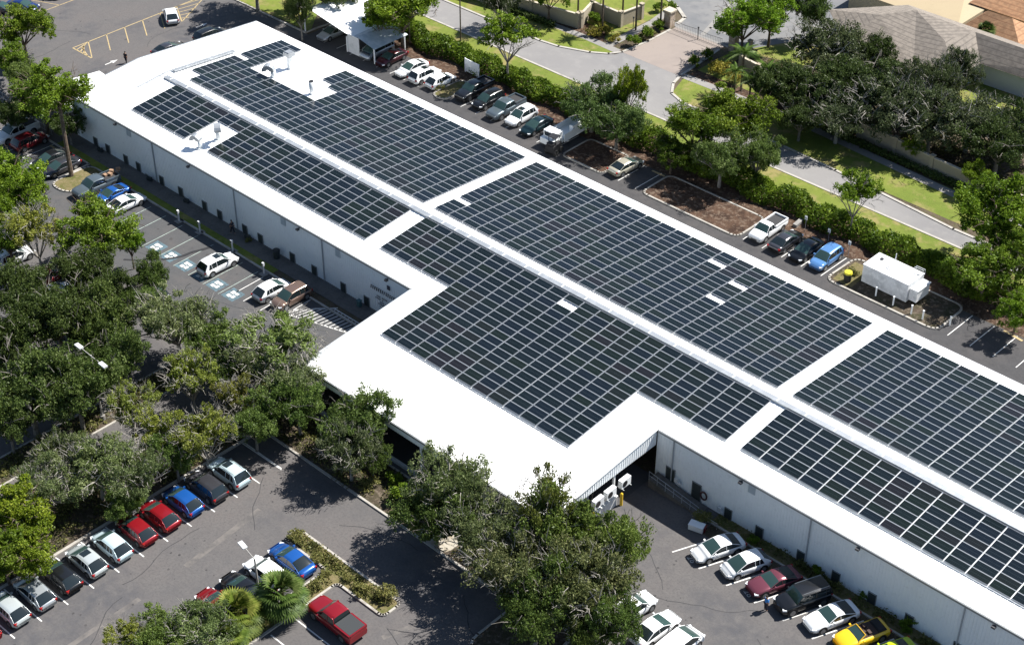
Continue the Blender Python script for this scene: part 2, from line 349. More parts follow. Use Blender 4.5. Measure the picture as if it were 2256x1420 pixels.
# painted markings
g = MB(); Z = .010
for i in range(15): g.strip([(51.1,-69.55+2.59*i),(56.6,-69.45+2.59*i)], .12, Z)
for y in (-44.5,-47.05,-49.6,-52.2): g.strip([(71.6,y),(77.0,y)], .12, Z)
for y in (-41.8,-44.4,-47.0): g.strip([(63.9,y),(69.2,y)], .12, Z)
g.strip([(51.1,-33.1),(56.5,-33.1)], .12, Z)
for i in range(12):
    x = 91.6+2.93*i; g.strip([(x,-12.3),(x-2.0,-16.9)], .13, Z)
for i in range(-3, 40):
    x = 2.2+2.6*i
    if any(a-.2 < x < b+.2 for a, b in ((15.3,17.7),(37.6,43.9),(50,63.9),(75.7,89.3))): continue
    g.strip([(x,31.9),(x-.1,27.1)], .10, Z)
for i in range(6): g.strip([(-16.9+2.6*i,-13.6),(-16.9+2.6*i,-18.7)], .10, Z)
for x in (31.3,33.1,35.7,38.2): g.strip([(x,-13.6),(x+.1,-18.6)], .10, Z)
def arrow(x, y, l=2.0):
    g.strip([(x,y),(x,y+l*.55)], .16, Z); g.sheet([(x-.38,y+l*.52),(x+.38,y+l*.52),(x,y+l)], Z)
arrow(-21.8,3.0); arrow(-21.8,18.0)
g.strip([(37.4,-17.2),(39.8,-14.2),(41.4,-12.6)], .12, Z)
# chevron strip beside the path
A0, A1, B0, B1 = Vector((37.6,-17.2)), Vector((44.9,-14.8)), Vector((39.9,-13.9)), Vector((45.5,-12.6))
g.strip([(37.2,-17.3),(46.5,-14.5)], .12, Z); g.strip([(38.3,-15.9),(41.2,-12.9),(46.5,-12.9)], .12, Z)
for i in range(16):
    t = i/15; p = Vector((37.6,-17.2)).lerp(Vector((46,-14.7)), t); q = Vector((38.2,-16.2)).lerp(Vector((40.9,-13.2)), min(1,t*3)) if t < .33 else Vector((40.9,-13.0)).lerp(Vector((46.3,-13.0)), (t-.33)/.67)
    g.strip([tuple(p), tuple(q)], .10, Z)
for i, x0 in enumerate((18.2,20.8,23.5,26.3,28.8,31.5)):
    y0 = -18.6
    for dx, dy, sx, sy in ((-.30,.28,.46,.50),(.26,.34,.46,.36),(-.24,-.36,.50,.42),(.32,-.24,.40,.48)):
        g.sheet([(x0+dx-sx/2,y0+dy-sy/2),(x0+dx+sx/2,y0+dy-sy/2),(x0+dx+sx/2,y0+dy+sy/2),(x0+dx-sx/2,y0+dy+sy/2)], .016)
struct(g.build('white_marking', WHITEP))
g = MB()
for x0 in (18.2,20.8,23.5,26.3,28.8,31.5): g.sheet([(x0-.95,-19.5),(x0+.95,-19.5),(x0+.95,-17.7),(x0-.95,-17.7)], .010)
struct(g.build('blue_marking', BLUEP))
g = MB()
for x in (8.2,11.0,13.8,16.8,19.7,22.4,25.0,27.5,30.1): g.strip([(x,-14.0),(x+.12,-19.6)], .10, Z)
struct(g.build('green_marking', GREENP))
g = MB()
g.strip([(-29.0,2.9),(-29.1,25.6)], .16, Z)
for y0 in (5.45,8.4,11.4,14.4,17.4,20.3): g.strip([(-29.1,y0),(-24.75,y0-2.45)], .14, Z)
g.strip([(-29.0,2.9),(-24.7,2.9)], .16, Z)
for k in range(1,5): g.strip([(-29+.86*k*1.0,2.9),(-29.1+.2*k,5.45-.42*k+.1)], .16, Z)
for k in range(5):
    x = -29.1+.85*k; g.strip([(x,20.3-.48*k),(x+.6,20.3-.48*k+ (4.2-.8*k))], .12, Z)
g.strip([(-29.1,25.6),(-24.75,17.9)], .14, Z)
g.strip([(-41.4,-2),(-41.5,26)], .14, Z)
for y0 in (-1.5,1.2,3.9,6.6,9.3,12.0,14.7): g.strip([(-41.4,y0),(-46.2,y0-2.0)], .12, Z)
for a in ((-13.5,-13.9,-12,-13.9),(-9.2,-14.0,-7.8,-14.0),(47.8,31.6,49.7,31.6),(94.3,31.8,96.6,31.5)): g.strip([a[:2],a[2:]], .3, .02 if a[1] < 0 else .03)
struct(g.build('yellow_marking', YELP))
g = MB(); pts = [(22.6,-14.5),(22.3,-15.6),(21.9,-16.6),(21.8,-17.6),(21.4,-18.6),(20.7,-19.7),(19.5,-20.6),(18.9,-21.6),(17.6,-22.6)]
for i in range(len(pts)-1): g.strip(pts[i:i+2], .42-.02*i, .018)
struct(g.build('tar_patch', TAR))
# oil stains in the bays and sealed cracks
rs = random.Random(8); g = MB()
def blob(x, y, r_, z_):
    n = 9; g.sheet([(x+r_*rs.uniform(.55,1.1)*math.cos(6.283*k/n), y+r_*rs.uniform(.55,1.1)*math.sin(6.283*k/n)) for k in range(n)], z_)
for i in range(15): blob(54.8+rs.uniform(-.8,.5), -68.2+2.59*i+rs.uniform(-.3,.3), rs.uniform(.12,.3), .008)
for i in range(12): blob(91.6+2.93*(i+.5)-1.1, -14.9+rs.uniform(-.5,.5), rs.uniform(.12,.3), .008)
for x in (9.6,12.4,15.3,18.2,21,23.6,28.8,31.5): blob(x+rs.uniform(-.3,.3), -16.2+rs.uniform(-.6,.6), rs.uniform(.12,.28), .008)
for k in range(46): blob(rs.uniform(57,63), rs.uniform(-70,-34), rs.uniform(.05,.14), .008)
for k in range(30): blob(rs.uniform(83,112), rs.uniform(-24,-17.5), rs.uniform(.05,.16), .008)
for k in range(22): blob(rs.uniform(-40,-12), rs.uniform(-5,26), rs.uniform(.08,.25), .008)
struct(g.build('oil_stain', mat('oil_stain', (.030,.029,.030), .8, noise=[(2,.4,.6,(.055,.052,.052))])))
g = MB()
def crack(x, y, a, n, st):
    p = [(x,y)]
    for k in range(n):
        a += rs.uniform(-.35,.35); x += st*math.cos(a); y += st*math.sin(a); p.append((x,y))
    for i in range(len(p)-1): g.strip(p[i:i+2], .05+.02*rs.random(), .0085)
for x, y, a, n in ((57.5,-70,.9,9),(62.5,-60,1.7,8),(58,-52,1.2,9),(61,-40,2.4,7),(66,-34.5,.3,8),(84,-17,-.6,9),(92,-22,.5,9),(101,-20,-.2,8),(108,-18,-1.2,7),(-38,2,.8,9),(-30,-4,1.5,8),(-22,10,2.4,8),(14,-22,.4,8),(30,-21,.2,8),(78,-40,-.4,7),(80,-33,-1,6)): crack(x, y, a, n, 1.0)
struct(g.build('sealed_crack', mat('crack_seal', (.030,.030,.032), .75)))
# worn pale streaks of the aisle
g = MB()
PALE = mat('worn_asphalt', (.22,.20,.185), .9, noise=[(.6,.42,.6,(.13,.122,.12))])
for a, b, wd in (((61.0,-75),(60.4,-52),.5),((60.2,-47),(59.3,-38),.6),((67.5,-33.9),(70.2,-33.6),.25),((78.5,-41),(80.2,-36),.5)): g.strip([a,b], wd, .004)
struct(g.build('worn_streak', PALE))

# ------------------------------------------------------------------ the warehouse
S = .0831; RZ = GZ-.16
def rz_(y): return RZ-S*abs(y)
wh = thing('warehouse', 'long white metal warehouse with low gable roof covered in solar arrays', 'warehouse', (0,0,0))
XW, XE, YN, YS, YJ, XJ0, XJ1 = -8.95, 150.0, 18.75, -10.3, -25.0, 50.6, 82.3
r = MB(); T = .12
def roofpiece(x0, x1, ya, yb):
    vs = [(x0,ya,rz_(ya)),(x1,ya,rz_(ya)),(x1,yb,rz_(yb)),(x0,yb,rz_(yb))]
    lo = [(x,y,z-T) for x,y,z in vs]
    r.add(vs+lo, [(0,1,2,3),(7,6,5,4),(0,4,5,1),(1,5,6,2),(2,6,7,3),(3,7,4,0)])
roofpiece(XW, XE, 0, YN); roofpiece(XW, XE, YS, 0); roofpiece(XJ0, XJ1, YJ, YS)
roof = r.build('roof', ROOFW, wh)
q = MB()                                                 # standing seams
x = XW+.3
while x < XE:
    for ya, yb in ((0.05,YN-.02),(YS+.02 if not (XJ0+.1 < x < XJ1-.1) else YJ+.02,-0.05)):
        q.add([(x,ya,rz_(ya)+.001),(x+.05,ya,rz_(ya)+.001),(x+.05,yb,rz_(yb)+.001),(x,yb,rz_(yb)+.001),(x+.01,ya,rz_(ya)+.045),(x+.04,ya,rz_(ya)+.045),(x+.04,yb,rz_(yb)+.045),(x+.01,yb,rz_(yb)+.045)],
              [(4,5,6,7),(0,1,5,4),(1,2,6,5),(2,3,7,6),(3,0,4,7)])
    x += .61
q.build('roof_seams', ROOFW, roof)
wl = MB()
def wall_y(x0, x1, y, sgn, ztop, z0=0.0, step=.30, m=0):
    """wall in the plane y, facing sgn, with raised ribs"""
    a, b = (y-.1, y) if sgn > 0 else (y, y+.1)
    wl.box(x0, a, z0, x1, b, ztop, m)
    x = x0+.1; yo = y+sgn*.035
    while x < x1-.08:
        wl.box(x, min(y,yo)+(.002 if sgn>0 else 0), z0+.02, x+.07, max(y,yo)-(0 if sgn>0 else .002), ztop-.02, m); x += step
wall_y(XW+.1, XJ0+.15, YS+.1, -1, rz_(YS)-T-.02)
wall_y(XJ1-.1, 150, YS+.1, -1, rz_(YS)-T-.02)
wl.build('front_wall', WALLW, wh)
wl = MB(); wall_y(XW+.1, 150, YN-.15, 1, rz_(YN)-T-.02)
wl.build('back_wall', WALLW, wh)
e = MB()                                                 # west gable wall
e.prism([(YS+.2,0),(YN-.25,0),(YN-.25,rz_(YN)-T-.03),(0,rz_(0)-T-.03),(YS+.2,rz_(YS)-T-.03)], 0, .1)
o = e.build('end_wall', WALLW, wh); o.matrix_local = Matrix(((0,0,1,XW+.12),(1,0,0,0),(0,1,0,0),(0,0,0,1)))
# trims: eave gutters and rake trims
q = MB()
for x0, x1, y in ((XW,XJ0-.02,YS),(XJ1+.05,XE,YS),(XJ0,XJ1,YJ)): q.box(x0, y-.12, rz_(y)-.26, x1, y-.01, rz_(y)-.03)
q.box(XW, YN+.01, rz_(YN)-.26, XE, YN+.12, rz_(YN)-.03)
q.build('gutter', TRIM, wh)
for x, ya, yb in ((XJ0-.16,YJ,YS-.2),(XW-.16,YS,0),(XW-.16,0,YN)):
    q = MB()
    w2 = .5 if x > 0 else .16
    q.add([(x,ya,rz_(ya)-.3),(x+w2,ya,rz_(ya)-.3),(x+w2,yb,rz_(yb)-.3),(x,yb,rz_(yb)-.3),(x,ya,rz_(ya)+.06),(x+w2,ya,rz_(ya)+.06),(x+w2,yb,rz_(yb)+.06),(x,yb,rz_(yb)+.06)],
          [(4,5,6,7),(0,1,5,4),(1,2,6,5),(2,3,7,6),(3,0,4,7),(3,2,1,0)])
    q.build('rake_trim', TRIMW if x > 0 else GALV, wh)
for x in (7.27,22.1,36.75,51.5,84.15,98.9,113.6):
    if x == 51.5: continue
    q = MB(); q.box(x-.045, YS-.08, .15, x+.045, YS+.06, rz_(YS)-.28); q.build('downspout', mat('spout_grey', (.38,.40,.42), .6), wh)
# low dark wall openings
WX = [-4.9,-2.4,1.2,3.7,8.2,11.8,16.2,18.95,23.4,26.1,31.5,35.1,39.75,43.4] + [84.0,87.0,90.6,94.0,98.4,102.0,105.6,109.2,113.75,117.5]
WX = WX[2:]+WX[:2]
for x in WX:
    h = 1.20; wdt = .74
    if x in (84.0,87.0): h, wdt = 2.0, .95
    q = MB(); q.box(x-wdt/2, YS-.005, .07, x+wdt/2, YS+.09, h); d = q.build('door', DARKD, wh)
    q = MB(); f_ = .05
    q.box(x-wdt/2-f_, YS-.02, .07, x-wdt/2-.002, YS+.08, h+f_); q.box(x+wdt/2+.002, YS-.02, .07, x+wdt/2+f_, YS+.08, h+f_); q.box(x-wdt/2-f_, YS-.018, h+.002, x+wdt/2+f_, YS+.078, h+f_)
    q.build('frame', TRIM, d)
for x, z in ((2.7,4.9),(30.45,4.85),(39.25,4.8),(92.75,4.9)):
    q = MB(); q.box(x-.36, YS-.01, z-.45, x+.36, YS+.08, z+.45)
    for k in range(6): q.box(x-.33, YS-.05, z-.42+.145*k, x+.33, YS-.012, z-.38+.145*k)
    q.build('louvre_vent', mat('louvre_grey', (.50,.54,.56), .6), wh)
for x, z in ((.54,5.35),(14.37,5.25),(33.2,5.25),(46.97,5.25),(91.7,5.3),(103.7,5.35),(116.3,5.35)):
    q = MB(); q.box(x-.05, YS-.1, z-.05, x+.05, YS+.02, z+.05); q.obox((x,YS-.28,z-.14), .34, .30, .18, 0)
    q.build('wall_lamp', mat('lamp_bronze', (.05,.05,.055), .5), wh)
q = MB(); q.obox((46.98,YS-.03,3.85), .42, .05, .5); q.build('wall_plaque', mat('plaque_dark', (.03,.04,.06), .5), wh)
q = MB()                                                 # unreadable lettering of the wall sign
rr = random.Random(3)
for k in range(14):
    x = 44.25+.285*k; z = 2.86; y = YS-.045
    def st(x0,z0,x1,z1,wd=.055):
        q.quad((x0-wd,y,z0),(x0+wd,y,z0),(x1+wd,y,z1),(x1-wd,y,z1))
    st(x,z,x+.10,z+.46); st(x+.10,z+.30+.1*rr.random(),x+.20,z+.44)
    if rr.random() < .7: st(x+.02,z+.03,x+.16,z+.1+.1*rr.random())
for row, (x0, n) in enumerate(((44.9,9),(44.9,12),(45.2,12),(45.3,10),(45.5,9))):
    for k in range(n):
        x = x0+.20*k; z = 2.2-.30*row
        if rr.random() < .82: q.quad((x,YS-.045,z),(x+.13,YS-.045,z),(x+.16,YS-.045,z+.17),(x+.03,YS-.045,z+.17))
q.build('sign_lettering', INKM, wh)
# the projecting bay (jut)
jz = rz_(YJ)-T
wl = MB(); 
wl.add([(XJ0,YS,0),(XJ0,YJ+.1,0),(XJ0,YJ+.1,rz_(YJ+.1)-T-.01),(XJ0,YS,rz_(YS)-T-.01),(XJ0+.1,YS,0),(XJ0+.1,YJ+.1,0),(XJ0+.1,YJ+.1,rz_(YJ+.1)-T-.01),(XJ0+.1,YS,rz_(YS)-T-.01)],
       [(0,3,2,1),(4,5,6,7),(0,1,5,4),(1,2,6,5),(3,0,4,7)])
wl.build('bay_side_wall', WALLW, wh)
wl = MB(); x = XJ0+.2                                     # front fascia of the bay
wl.box(XJ0+.05, YJ-.02, 3.55, XJ1-.05, YJ+.08, jz-.01)
while x < XJ1-.2: wl.box(x, YJ-.055, 3.57, x+.07, YJ-.021, jz-.03); x += .3
wl.build('bay_fascia', WALLW, wh)
wl = MB(); y = YJ                                        # east fascia, follows the slope
def sl(y0, y1, x0, x1, drop):
    a, b = rz_(y0)-T-.01, rz_(y1)-T-.01
    a2 = b2 = 3.80+(1.0-drop)
    wl.add([(x0,y0,a2),(x1,y0,a2),(x1,y1,b2),(x0,y1,b2),(x0,y0,a),(x1,y0,a),(x1,y1,b),(x0,y1,b)], [(0,3,2,1),(4,5,6,7),(0,1,5,4),(1,2,6,5),(2,3,7,6),(3,0,4,7)])
sl(YJ, YS-.02, XJ1-.22, XJ1-.12, 1.0)
y = YJ+.2
while y < YS-.2: sl(y, y+.07, XJ1-.119, XJ1-.085, .98); y += .3
wl.build('bay_east_fascia', WALLW, wh)
q = MB(); q.box(XJ1-.6, YJ+.2, 2.2, XJ1-.45, -19.2, 3.3); q.build('inner_panel', WHITEG, wh)
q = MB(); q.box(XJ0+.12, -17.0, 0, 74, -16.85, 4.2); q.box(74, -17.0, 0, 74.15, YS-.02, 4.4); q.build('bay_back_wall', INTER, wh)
for x in (58.6,66.6,74.6,XJ1-.35):
    q = MB(); q.box(x-.12, YJ+.12, 0, x+.12, YJ+.36, 3.6); q.build('column', WHITEM, wh)
for y in (-20.4,-15.9):
    q = MB(); q.box(XJ1-.45, y-.1, 0, XJ1-.25, y+.1, 3.79); q.build('column', WHITEM, wh)
q = MB(); q.box(XJ0, -25.4, 0, XJ1-.4, -25.1, .35); q.build('base_rail', WHITEG, wh)
# ridge tray
q = MB(); q.box(-2.6, -.92, rz_(.9)+.02, 150, -.30, rz_(.3)+.20); q.build('ridge_tray', GALV, wh)
q = MB()
xx = -1.5
while xx < 150: q.box(xx, -.86, rz_(.3)+.201, xx+.10, -.36, rz_(.3)+.235); xx += 3.1 if R.random() < .5 else 1.9
q.build('tray_clips', WHITEM, wh)
# cross tray at the west end
q = MB()
for ya, yb in ((-4.7,-.1),(-.1,10.2)):
    h = .35; q.tube([(-3.15,ya,rz_(ya)+h),(-3.15,yb,rz_(yb)+h)], .05, 6); q.tube([(-2.95,ya,rz_(ya)+h),(-2.95,yb,rz_(yb)+h)], .05, 6)
q.add([(-3.35,.9,rz_(.9)+.16),(-2.7,.9,rz_(.9)+.16),(-2.7,10.2,rz_(10.2)+.16),(-3.35,10.2,rz_(10.2)+.16),(-3.35,.9,rz_(.9)+.30),(-2.7,.9,rz_(.9)+.30),(-2.7,10.2,rz_(10.2)+.30),(-3.35,10.2,rz_(10.2)+.30)],
      [(0,3,2,1),(4,5,6,7),(0,1,5,4),(1,2,6,5),(2,3,7,6),(3,0,4,7)])
for y in (-4.6,-2.6,-.6,2,4.5,7,9.5): q.tube([(-4.1,y,rz_(y)+.3),(-3.1,y,rz_(y)+.32)], .035, 6); q.tube([(-4.1,y,rz_(y)),(-4.1,y,rz_(y)+.5)], .035, 6)
q.build('cross_tray', GALV, wh)

# roof vents, each a thing of its own
def gooseneck(loc, rz, h, label, s=1.0):
    t = thing('roof_vent', label, 'roof vent', loc, rz, 'vents on the white roof')
    q = MB(); q.tube([(0,0,-.1),(0,0,h)], .30*s, 14); q.build('pipe', WHITEM, t, True)
    q = MB(); n = 8; w_ = .42*s; pts = []
    for k in range(n+1):
        a = math.pi*(k/n)*1.05; pts.append((.55*s-.75*s*math.cos(a), h+.75*s*math.sin(a)*.95))
    ins = [(.55*s-.2*s*math.cos(math.pi*(k/n)*1.05), h+.2*s*math.sin(math.pi*(k/n))) for k in range(n+1)]
    for k in range(n):
        a, b, c, d = pts[k], pts[k+1], ins[k+1], ins[k]
        q.quad((a[0],-w_,a[1]),(b[0],-w_,b[1]),(b[0],w_,b[1]),(a[0],w_,a[1]))
        q.quad((d[0],w_,d[1]),(c[0],w_,c[1]),(c[0],-w_,c[1]),(d[0],-w_,d[1]))
        q.quad((a[0],-w_,a[1]),(d[0],-w_,d[1]),(c[0],-w_,c[1]),(b[0],-w_,b[1])); q.quad((a[0],w_,a[1]),(b[0],w_,b[1]),(c[0],w_,c[1]),(d[0],w_,d[1]))
    q.build('hood', GALV, t)
    q = MB(); q.obox((0,0,0), .95*s, .95*s, .09); q.build('base_flange', WHITEM, t)
gooseneck((13.1,-7.7,rz_(7.7)), math.radians(200), 1.0, 'curved white gooseneck roof vent nearest the front eave', .9)
gooseneck((13.4,-5.3,rz_(5.3)), math.radians(-35), 1.7, 'tall ribbed gooseneck roof vent between the two small front arrays', .95)
gooseneck((5.9,9.2,rz_(9.2)), math.radians(215), 1.0, 'large grey gooseneck roof vent on the back slope beside the array edge', 1.05)
t = thing('roof_vent', 'square white box vent on a duct near the far array strip', 'roof vent', (5.26,12.41,rz_(12.4)), 0, 'vents on the white roof')
q = MB(); q.obox((0,0,-.1), .55, .55, 1.9); q.build('duct', WHITEM, t); q = MB(); q.obox((0,0,1.8), 1.05, 1.05, .5); q.obox((0,0,2.3), .8, .8, .12); q.build('cap', GALV, t)
t = thing('roof_vent', 'round white stack vent with dark open top beside the notch', 'roof vent', (12.53,9.66,rz_(9.66)), 0, 'vents on the white roof')
q = MB(); q.tube([(0,0,-.1),(0,0,1.75)], .34, 18); q.build('stack', WHITEM, t, True); q = MB(); q.tube([(0,0,1.74),(0,0,1.80)], .31, 18); q.build('opening', BLACK, t); q = MB(); q.obox((0,0,0), .95,.95,.06); q.build('base_flange', WHITEM, t)
for (x, y, h, lb) in ((5.4,14.07,.9,'thin white vent pipe behind the square box vent'),(7.56,14.34,.8,'short thin white vent pipe standing alone on the back slope')):
    q = MB(); q.tube([(0,0,-.05),(0,0,h)], .07, 8); q.tube([(0,0,h-.12),(0,0,h)], .11, 8); o = q.build('vent_pipe', WHITEM, None, False, (x,y,rz_(y))); tag(o, lb, 'vent pipe', 'vents on the white roof')

# ------------------------------------------------------------------ solar panels
PX, PY = 2.04, .94943
def panelmat(name, obj):
    m = bpy.data.materials.new(name); m.use_nodes = True; n = m.node_tree; b = n.nodes['Principled BSDF']
    uv = n.nodes.new('ShaderNodeUVMap'); uv.uv_map = 'uv'; sep = n.nodes.new('ShaderNodeSeparateXYZ'); n.links.new(uv.outputs[0], sep.inputs[0])
    def line(o, cnt, wd):
        a = n.nodes.new('ShaderNodeMath'); a.operation = 'MULTIPLY'; a.inputs[1].default_value = cnt; n.links.new(o, a.inputs[0])
        f = n.nodes.new('ShaderNodeMath'); f.operation = 'FRACT'; n.links.new(a.outputs[0], f.inputs[0])
        s_ = n.nodes.new('ShaderNodeMath'); s_.operation = 'SUBTRACT'; s_.inputs[1].default_value = .5; n.links.new(f.outputs[0], s_.inputs[0])
        ab = n.nodes.new('ShaderNodeMath'); ab.operation = 'ABSOLUTE'; n.links.new(s_.outputs[0], ab.inputs[0])
        g_ = n.nodes.new('ShaderNodeMath'); g_.operation = 'GREATER_THAN'; g_.inputs[1].default_value = .5-wd; n.links.new(ab.outputs[0], g_.inputs[0])
        return g_.outputs[0]
    l1 = line(sep.outputs[1], 2, .022); l2 = line(sep.outputs[0], 12, .02)
    ad = n.nodes.new('ShaderNodeMath'); ad.operation = 'MAXIMUM'; n.links.new(l1, ad.inputs[0]); n.links.new(l2, ad.inputs[1])
    if obj: o = n.nodes.new('ShaderNodeObjectInfo'); src = o.outputs['Color']; fac = src
    else: o = n.nodes.new('ShaderNodeAttribute'); o.attribute_name = 'tint'; fac = o.outputs['Fac']
    r = n.nodes.new('ShaderNodeValToRGB'); e = r.color_ramp.elements; e[0].color = (.004,.008,.009,1); e[1].color = (.010,.010,.013,1); e[1].position = 1
    k = e.new(.35); k.color = (.005,.009,.015,1); k = e.new(.65); k.color = (.006,.011,.009,1)
    n.links.new(fac, r.inputs[0])
    x = n.nodes.new('ShaderNodeMix'); x.data_type = 'RGBA'; n.links.new(ad.outputs[0], x.inputs[0]); n.links.new(r.outputs[0], x.inputs[6]); x.inputs[7].default_value = (.040,.050,.058,1)
    n.links.new(x.outputs[2], b.inputs['Base Color']); b.inputs['Roughness'].default_value = .18; b.inputs['Specular IOR Level'].default_value = .20
    return m
PANO, PANS = panelmat('panel_glass_single', True), panelmat('panel_glass_field', False)
FRAME = mat('panel_frame', (.27,.29,.32), .45, metal=.1)
N_, S_ = [], []
bN = [0, 20*PX+1.5597, 42*PX+1.5597+1.5895]; bS = [.0206, .0206+20*PX+2.2214, .0206+42*PX+2.2214+1.5531]
bN[2] = 42*PX+1.5597+1.5895
b0, a0 = .99884, 1.04222
for c in range(-1, 20):
    for rw in range(17):
        if c == -1 and rw in (0,1,9): continue
        if 1 <= c <= 6 and rw >= 8 and not (c == 5 and rw >= 13) and not (c == 6 and rw >= 12): continue
        N_.append((0, c, rw))
for c in range(22):
    for rw in range(17):
        if (c, rw) in ((0,3),(13,14),(15,12),(15,8)): continue
        N_.append((1, c, rw))
N_ += [(2, c, rw) for c in range(22) for rw in range(17)]
for c in range(20):
    for rw in range(7):
        if c in (5,6) and rw > 1: continue
        S_.append((0, c, rw))
for c in range(22):
    for rw in range(17):
        if rw > 6 and not 5 <= c < 17: continue
        if (c, rw) == (10,1): continue
        S_.append((1, c, rw))
S_ += [(2, c, rw) for c in range(22) for rw in range(7)]
th = math.atan(S); ct = math.cos(th); allp = []
for side, L_ in (('N', N_), ('S', S_)):
    for bl, c, rw in L_:
        if side == 'N': x = bN[bl]+(c+.5)*PX; d = b0+(rw+.5)*PY; y = d*ct; z = GZ+.0236-S*y; rot = -th
        else: x = bS[bl]+(c+.5)*PX; d = a0+(rw+.5)*PY; y = -d*ct; z = GZ+S*y; rot = th
        if not inview((x,y,z), 25): continue
        allp.append(((Vector((x,y,z))-CP).length, side, bl, c, rw, (x,y,z), rot))
allp.sort()
def panel_geo(mb, P, rot, t, hw=PX/2-.034, hh=PY/2-.010, th_=.04, gl=True, fr=True):
    cr, sr = math.cos(rot), math.sin(rot)
    def tr(x, y, z): return (P[0]+x, P[1]+y*cr-z*sr, P[2]+y*sr+z*cr)
    f_ = .034
    if gl: mb.add([tr(-hw+f_,-hh+f_,.002),tr(hw-f_,-hh+f_,.002),tr(hw-f_,hh-f_,.002),tr(-hw+f_,hh-f_,.002)], [(0,1,2,3)], 0, t)
    if fr:
        m_ = 1 if gl else 0
        o = [tr(-hw,-hh,0),tr(hw,-hh,0),tr(hw,hh,0),tr(-hw,hh,0)]; i_ = [tr(-hw+f_,-hh+f_,0),tr(hw-f_,-hh+f_,0),tr(hw-f_,hh-f_,0),tr(-hw+f_,hh-f_,0)]; lo = [tr(-hw,-hh,-th_),tr(hw,-hh,-th_),tr(hw,hh,-th_),tr(-hw,hh,-th_)]
        mb.add(o+i_+lo, [(0,1,5,4),(1,2,6,5),(2,3,7,6),(3,0,4,7),(0,8,9,1),(1,9,10,2),(2,10,11,3),(3,11,8,0),(8,11,10,9)], m_, .5)
mg = MB(); panel_geo(mg, (0,0,0), 0, 0, fr=False); me_g = mg.mesh('solar_panel'); me_g.materials.append(PANO)
u = me_g.uv_layers.new(name='uv')
for l, c_ in zip(u.data, ((0,0),(1,0),(1,1),(0,1))): l.uv = c_
mf = MB(); panel_geo(mf, (0,0,0), 0, 0, gl=False); me_f = mf.mesh('frame'); me_f.materials.append(FRAME)
ORD = ['first','second','third','fourth','fifth','sixth','seventh','eighth','ninth','tenth','eleventh','twelfth','thirteenth','fourteenth','fifteenth','sixteenth','seventeenth','eighteenth','nineteenth','twentieth','twenty-first','twenty-second']
def plabel(side, bl, c, rw):
    if side == 'S' and bl == 2: return f'{ORD[6-rw]} row up from front eave, {ORD[c]} column, dark panel in lower-right front array'
    if side == 'N' and bl == 2: return f'{ORD[rw]} row from ridge, {ORD[c]} column, dark panel in right-hand back array'
    if side == 'S' and bl == 1: return f'{ORD[rw]} row from ridge, {ORD[21-c]} column from right, panel in L-shaped front array'
    if side == 'N' and bl == 1: return f'{ORD[rw]} row from ridge, {ORD[21-c]} column from right, panel in middle back array'
    return f'{ORD[rw]} row, {ORD[c]} column from left, panel in left {"back" if side=="N" else "front"} array'
vis = [p for p in allp if inview(p[5])]
near = vis[:300]; nearset = {(p[1],p[2],p[3],p[4]) for p in near}
rp = random.Random(11)
def tintof(x, y): 
    v = .45+.28*math.sin(x*.21+y*.33)+.18*math.sin(x*.77-y*1.1)+rp.uniform(-.25,.25); return min(1,max(.01,v))
for dist, side, bl, c, rw, P, rot in near:
    o = bpy.data.objects.new('solar_panel', me_g); C.objects.link(o); o.location = P; o.rotation_euler = (rot,0,0); k = tintof(P[0],P[1]); o.color = (k,k,k,1)
    tag(o, plabel(side,bl,c,rw), 'solar panel', 'solar panels on the warehouse roof')
    f2 = bpy.data.objects.new('frame', me_f); C.objects.link(f2); f2.parent = o
mb = MB()
for dist, side, bl, c, rw, P, rot in allp:
    if (side,bl,c,rw) in nearset: continue
    panel_geo(mb, P, rot, tintof(P[0],P[1]))
me = mb.mesh('solar_panels'); me.materials.append(PANS); me.materials.append(FRAME)
u = me.uv_layers.new(name='uv'); cc = ((0,0),(1,0),(1,1),(0,1))
for p in me.polygons:
    if p.material_index == 0:
        for k, li in enumerate(p.loop_indices): u.data[li].uv = cc[k]
o = bpy.data.objects.new('solar_panels', me); C.objects.link(o); o['kind'] = 'stuff'; tag(o, 'farther rows of dark solar panels covering the white warehouse roof', 'solar panels')
# mounting rails along the lower edge of each array
q = MB()
def rail(x0, x1, y, zoff=-.13):
    z = GZ-S*abs(y); q.box(x0, y-.04, z+zoff, x1, y+.04, z+zoff+.06)
for (x0,n,y) in ((bS[0],5,-(a0+7*PY)-.08),(bS[0]+7*PX,13,-(a0+7*PY)-.08),(bS[1],5,-(a0+7*PY)-.08),(bS[1]+5*PX,12,-(a0+17*PY)-.08),(bS[1]+17*PX,5,-(a0+7*PY)-.08),(bS[2],22,-(a0+7*PY)-.08),(bN[0],20,b0-.08),(bN[1],22,b0-.08),(bN[2],22,b0-.08)):
    rail(x0, x0+n*PX, y)
q.build('panel_rails', GALV, wh)
